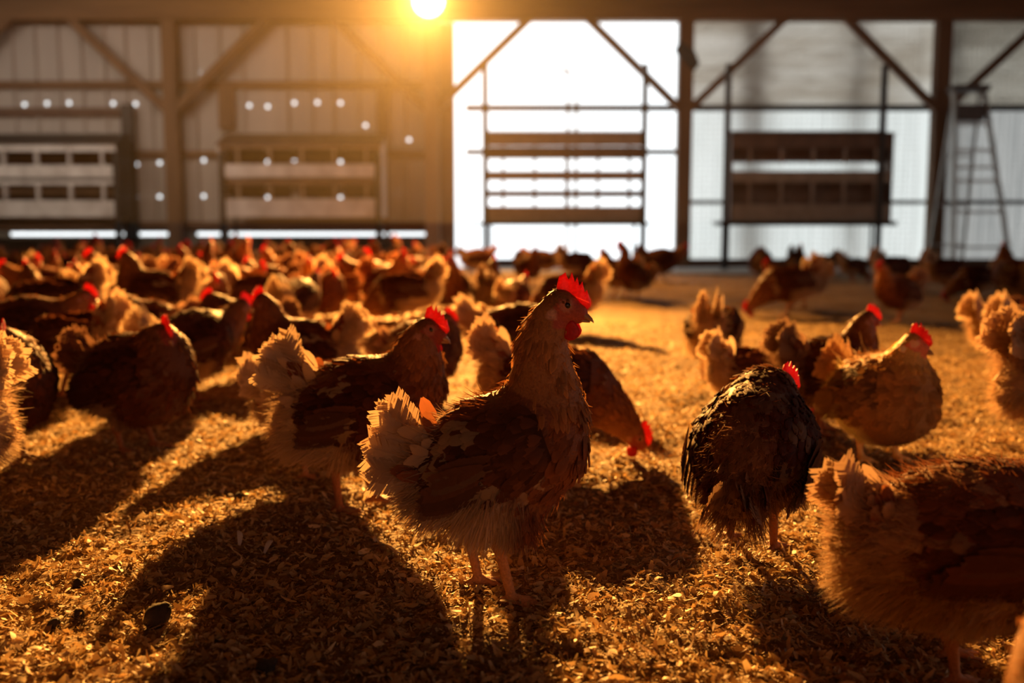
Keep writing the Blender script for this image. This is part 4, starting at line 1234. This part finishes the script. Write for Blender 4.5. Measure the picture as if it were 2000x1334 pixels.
# ------------------------------------------------------------------ the flock: hens one can single out
G1 = 'hens in the foreground'
T0 = (1, 1, 1); TD = (.55, .5, .48); TG = (1.45, 1.7, 1.9); TB = (.75, .7, .7)
hen('alert', 950, 1163, 0, 1.0, T0, .85, 'tall alert brown hen at the centre in sharp focus, red comb up, cream tail', G1)
hen('stand', 688, 988, 2, 1.0, (.75, .65, .6), .85, 'dark brown hen left of the centre hen, facing right, with raised cream tail', G1)
hen('walk', 632, 925, 6, .84, T0, .9, 'hen mostly hidden behind the dark brown one, only its golden tail fluff showing', G1)
hen('peck', 1075, 893, -3, .98, (.85, .75, .7), .8, 'hen bending behind the centre hen with its head down near the litter', G1)
hen('walk', 1010, 760, -4, 1.0, TB, .9, 'hen behind the centre hen whose beak and wattle show beside its face', G1)
hen('rest', 1468, 1058, 66, .98, (.50, .40, .38), .3, 'big dark hen right of centre seen from behind, small red comb tucked right', G1)
hen('stand', 1598, 850, 14, .86, TD, .3, 'nearly black hen between the big dark hen and the gold tinted hen, red comb high', G1)
hen('front', 1716, 902, -72, 1.0, (2.3, 3.4, 3.2), .35, 'plump hen turned to the camera at right, gold light and pink face put into tint', G1)  # lamp gold and pink daylight on the face put into the tint
hen('fluffed', 1862, 1300, 8, .88, (.95, .95, 1), .55, 'blurred fluffy brown hen filling the lower right corner, tail to the left', G1)
hen('hunch', 2300, 1750, 180, .85, TG, .3, 'orange breast of a very close hen cut off by the lower right corner', G1)
G2 = 'hens standing at the right side'
hen('peck', 1392, 742, 72, 1.0, T0, .9, 'hen with pale patched rump seen from behind, bending, right of the centre hen', G2)
hen('peck', 1498, 842, 18, .80, T0, 1.0, 'hen hidden behind the big dark hen, only its upright cream tail showing', G2)
hen('peck', 1535, 618, 190, 1.15, TB, .9, 'dark hen bending left with pale tail, in mid distance below the right nest box', G2)
hen('walk', 1560, 606, 172, 1.0, TB, .95, 'hen just behind the dark bending one, pale tail pointing right', G2)
hen('stand', 1757, 628, 200, .92, (1.2, 1.1, 1), .6, 'reddish hen standing on one pale leg in mid distance at right', G2)
hen('peck', 1745, 572, 8, 1.1, TB, .9, 'dark hen behind the one on a pale leg, white edged tail at its left', G2)
hen('peck', 1850, 580, 0, 1.1, TB, .9, 'dark hen with upright fluffy cream tail in front of the last dark post', G2)
hen('peck', 1905, 590, 175, 1.0, TD, .9, 'dark hen with pale tail low at right, below the stepladder', G2)
hen('stand', 1985, 608, 100, 1.15, TD, .7, 'dark hen standing at the right edge beside the stepladder', G2)
hen('walk', 1965, 735, 20, .95, (1.1, 1.05, 1), 1.0, 'hen at right edge with curled cream tail feathers, further left of the pair', G2)
hen('walk', 2040, 765, 12, 1.0, (1.1, 1.05, 1), 1.0, 'hen at right edge with long white tail feathers, overlapping the curled tail', G2)
hen('stand', 2050, 905, 15, 1.0, (1.0, .95, .9), .7, 'hen cut by the right edge showing a dark brown and golden tail', G2)
hen('rest', 1485, 548, 80, 1.1, TD, .3, 'small dark hen against the bright sheet left of the right nest box legs', G2)
hen('stand', 1552, 545, 60, 1.0, TD, .2, 'dark hunched hen silhouetted below the right nest box', G2, lean=6)
hen('peck', 1612, 540, 200, .9, TB, .6, 'small hen far off with thin raised tail, below the right nest box', G2)
hen('peck', 1665, 552, 20, .9, TB, .9, 'small hen far off, left of the dark hen with the white edged tail', G2)
G3 = 'hens before the bright opening'
hen('peck', 1085, 648, 150, 1.1, TB, .8, 'big dark backed hen bending just behind the comb of the centre hen', G3)
hen('stand', 885, 628, -85, 1.0, TB, .3, 'brown hen facing the camera below the lamp', G3)
hen('stand', 965, 632, 82, .95, TD, .4, 'dark hen seen from behind, left of the centre hen, before the bright opening', G3)
hen('walk', 1008, 640, 70, .9, T0, .9, 'slim golden rimmed hen beside the dark one seen from behind', G3)
hen('peck', 1128, 556, 12, 1.1, TB, .9, 'dark hen with pale rump in front of the bright opening, facing right', G3)
hen('stand', 1212, 582, 150, 1.0, T0, .8, 'golden hen under the slatted nest box with tail towards the camera', G3)
hen('alert', 1240, 588, 175, .95, TD, .3, 'dark hen stretching its neck up against the bright opening', G3)
hen('walk', 1288, 552, 0, 1.15, TD, .1, 'almost black hen with red comb beside the post between right nest boxes', G3)
hen('walk', 1060, 545, 170, 1.0, TB, .8, 'small hen far off below the slatted nest box, facing left', G3)
hen('stand', 1030, 560, -60, 1.0, TB, .5, 'small brown hen left of the slatted nest box legs', G3)
hen('walk', 930, 540, 20, 1.05, TB, .6, 'brown hen at the left foot of the bright opening', G3)
hen('peck', 826, 560, 176, 1.15, TD, .4, 'black looking hen with golden back below the lamp', G3)
G4 = 'near hens of the left crowd'
hen('stand', -128, 1010, 186, 1.0, (1.1, 1.1, 1.1), 1.0, 'hen cut by the left edge, only its frayed cream tail and fluff in view', G4)
hen('hunch', 66, 878, -48, 1.02, TD, .2, 'round dark hen at left, behind the cut off cream tail', G4)
hen('hunch', 216, 893, -22, 1.02, (.5, .45, .45), .15, 'dark round hen with bright red comb, facing right at left', G4)
hen('walk', 378, 790, 58, 1.0, TD, 1.0, 'dark hen with big cream tail raised, right of the red combed round hen', G4)
hen('hunch', 478, 735, 196, 1.0, (.45, .4, .4), .2, 'dark hen facing left with red comb, behind the feathery raised tail', G4)
hen('stand', 640, 792, 172, .98, (.7, .6, .6), .95, 'dark hen with tall cream tail raised at its right, behind the feathery hen', G4)
hen('hunch', 805, 790, 22, .90, TB, .3, 'hen whose golden rimmed back arches left of the feathery hen head', G4)
hen('walk', 580, 668, 75, 1.0, TB, 1.0, 'hen seen from behind with an upright grey white tail', G4)
hen('peck', 512, 645, 8, 1.1, TB, 1.0, 'hen with ruffled cream tail at its left and golden back', G4)
hen('stand', 322, 672, 176, 1.15, TD, .8, 'large dark hen facing left, pale tail raised at its right', G4)
hen('peck', 105, 705, 190, 1.2, TD, .9, 'large dark hen with orange rimmed sloping back at far left', G4)
hen('walk', 30, 760, 10, 1.0, TB, .6, 'brown hen cut by the left edge above the round dark hen', G4)
hen('peck', 175, 765, 165, 1.0, (1, .9, .85), 1.0, 'hen with streaked brown wings between the two round dark hens', G4)
hen('hunch', 288, 735, 200, .95, TB, .3, 'hen with arched golden rim behind the red combed round hen', G4)
hen('peck', 790, 650, 172, 1.1, TB, .9, 'hen with dark back and bright gold rim below the lamp, facing left', G4)

# the dense crowd behind: each bird placed on a loose staggered grid, described by pose, facing and place
PLACED = []
def segs(x, y, yaw, sc=1.0):
    a = math.radians(yaw); return [(x + math.cos(a) * t * sc, y + math.sin(a) * t * sc) for t in (-.13, -.065, 0, .065, .13)]
for _f in FLOCK: PLACED.append(segs(_f['x'], _f['y'], _f['yaw'], _f['sc']))
def free(px, py, yaw):
    x, y = G(px, py); s = segs(x, y, yaw)
    for t in PLACED:
        if abs(t[2][0] - x) > .5 or abs(t[2][1] - y) > .5: continue
        for a in s:
            for b in t:
                if (a[0] - b[0]) ** 2 + (a[1] - b[1]) ** 2 < .168 ** 2: return False
    if y > 11.0: return False
    PLACED.append(s); return True
def crowd():
    rg = random.Random(4)
    specs = []
    rows = [(652, 5.0), (622, 6), (598, 7), (578, 8), (562, 9), (549, 10), (540, 11)]
    names = {'alert': 'stretching its neck', 'stand': 'standing upright', 'peck': 'bending to the litter', 'hunch': 'hunched', 'walk': 'leaning forward', 'rest': 'sunk low'}
    for ri, (py, _) in enumerate(rows):
        step = [92, 76, 64, 56, 50, 46, 44][ri]
        px = -30 + rg.random() * step
        tries = 0
        while px < (862 if ri > 0 else 480):
            tries += 1
            if tries > 40: px += step * .5; tries = 0
            qx = px + rg.uniform(-.28, .28) * step; qy = py + rg.uniform(-.5, .5) * [24, 20, 16, 12, 9, 7, 5][ri]
            pose = rg.choices(['stand', 'walk', 'peck', 'hunch', 'rest', 'alert'], [4, 3, 3, 3, 1, 1.2 if ri > 1 else .2])[0]
            yaw = rg.choice([0, 180]) + rg.uniform(-60, 60)
            if rg.random() < .22: yaw = rg.choice([90, -90]) + rg.uniform(-25, 25)
            tint = rg.choice([(T0, 'reddish brown'), (TB, 'dull brown'), (TD, 'dark'), (TD, 'dark'), ((1.3, 1.25, 1.2), 'light brown')])
            pale = rg.choice([(.2, 'brown tail'), (.5, 'buff tail'), (.85, 'cream tail')]) if rg.random() < .5 else (.12, 'brown tail')
            if not free(qx, qy, yaw): continue
            specs.append((pose, qx, qy, yaw, rg.uniform(.95, 1.12), tint, pale, ri)); px += step; tries = 0
    def face(yaw):
        a = (yaw + 360) % 360
        return 'facing right' if a < 45 or a > 315 else 'facing away' if a < 135 else 'facing left' if a < 225 else 'facing the camera'
    def place(qx):
        for lim, t in ((110, 'far left'), (245, 'under first nest box'), (415, 'by first post'), (570, 'left under second nest box'), (740, 'right under second nest box')):
            if qx < lim: return t
        return 'below the lamp'
    rn = ['nearest row', 'second row', 'third row', 'fourth row', 'fifth row', 'sixth row', 'wall row']
    labs = {}
    for s in specs:
        l = '%s hen %s, %s, %s, %s' % (s[5][1], face(s[3]), s[6][1], place(s[1]), rn[s[7]])
        labs.setdefault(l, []).append(s)
    for l, ss in labs.items():
        ss.sort(key=lambda q: q[1])
        for i, s in enumerate(ss):
            if len(ss) == 1: lb = l
            else: lb = l.replace(' hen', ' hen, ' + ('left' if i == 0 else 'right' if i == len(ss) - 1 else 'middle') + ' one,', 1)
            hen(s[0], s[1], s[2], s[3], s[4], s[5][0], s[6][0], lb, 'crowd of hens at the back left')
crowd()
settle()
place_flock()
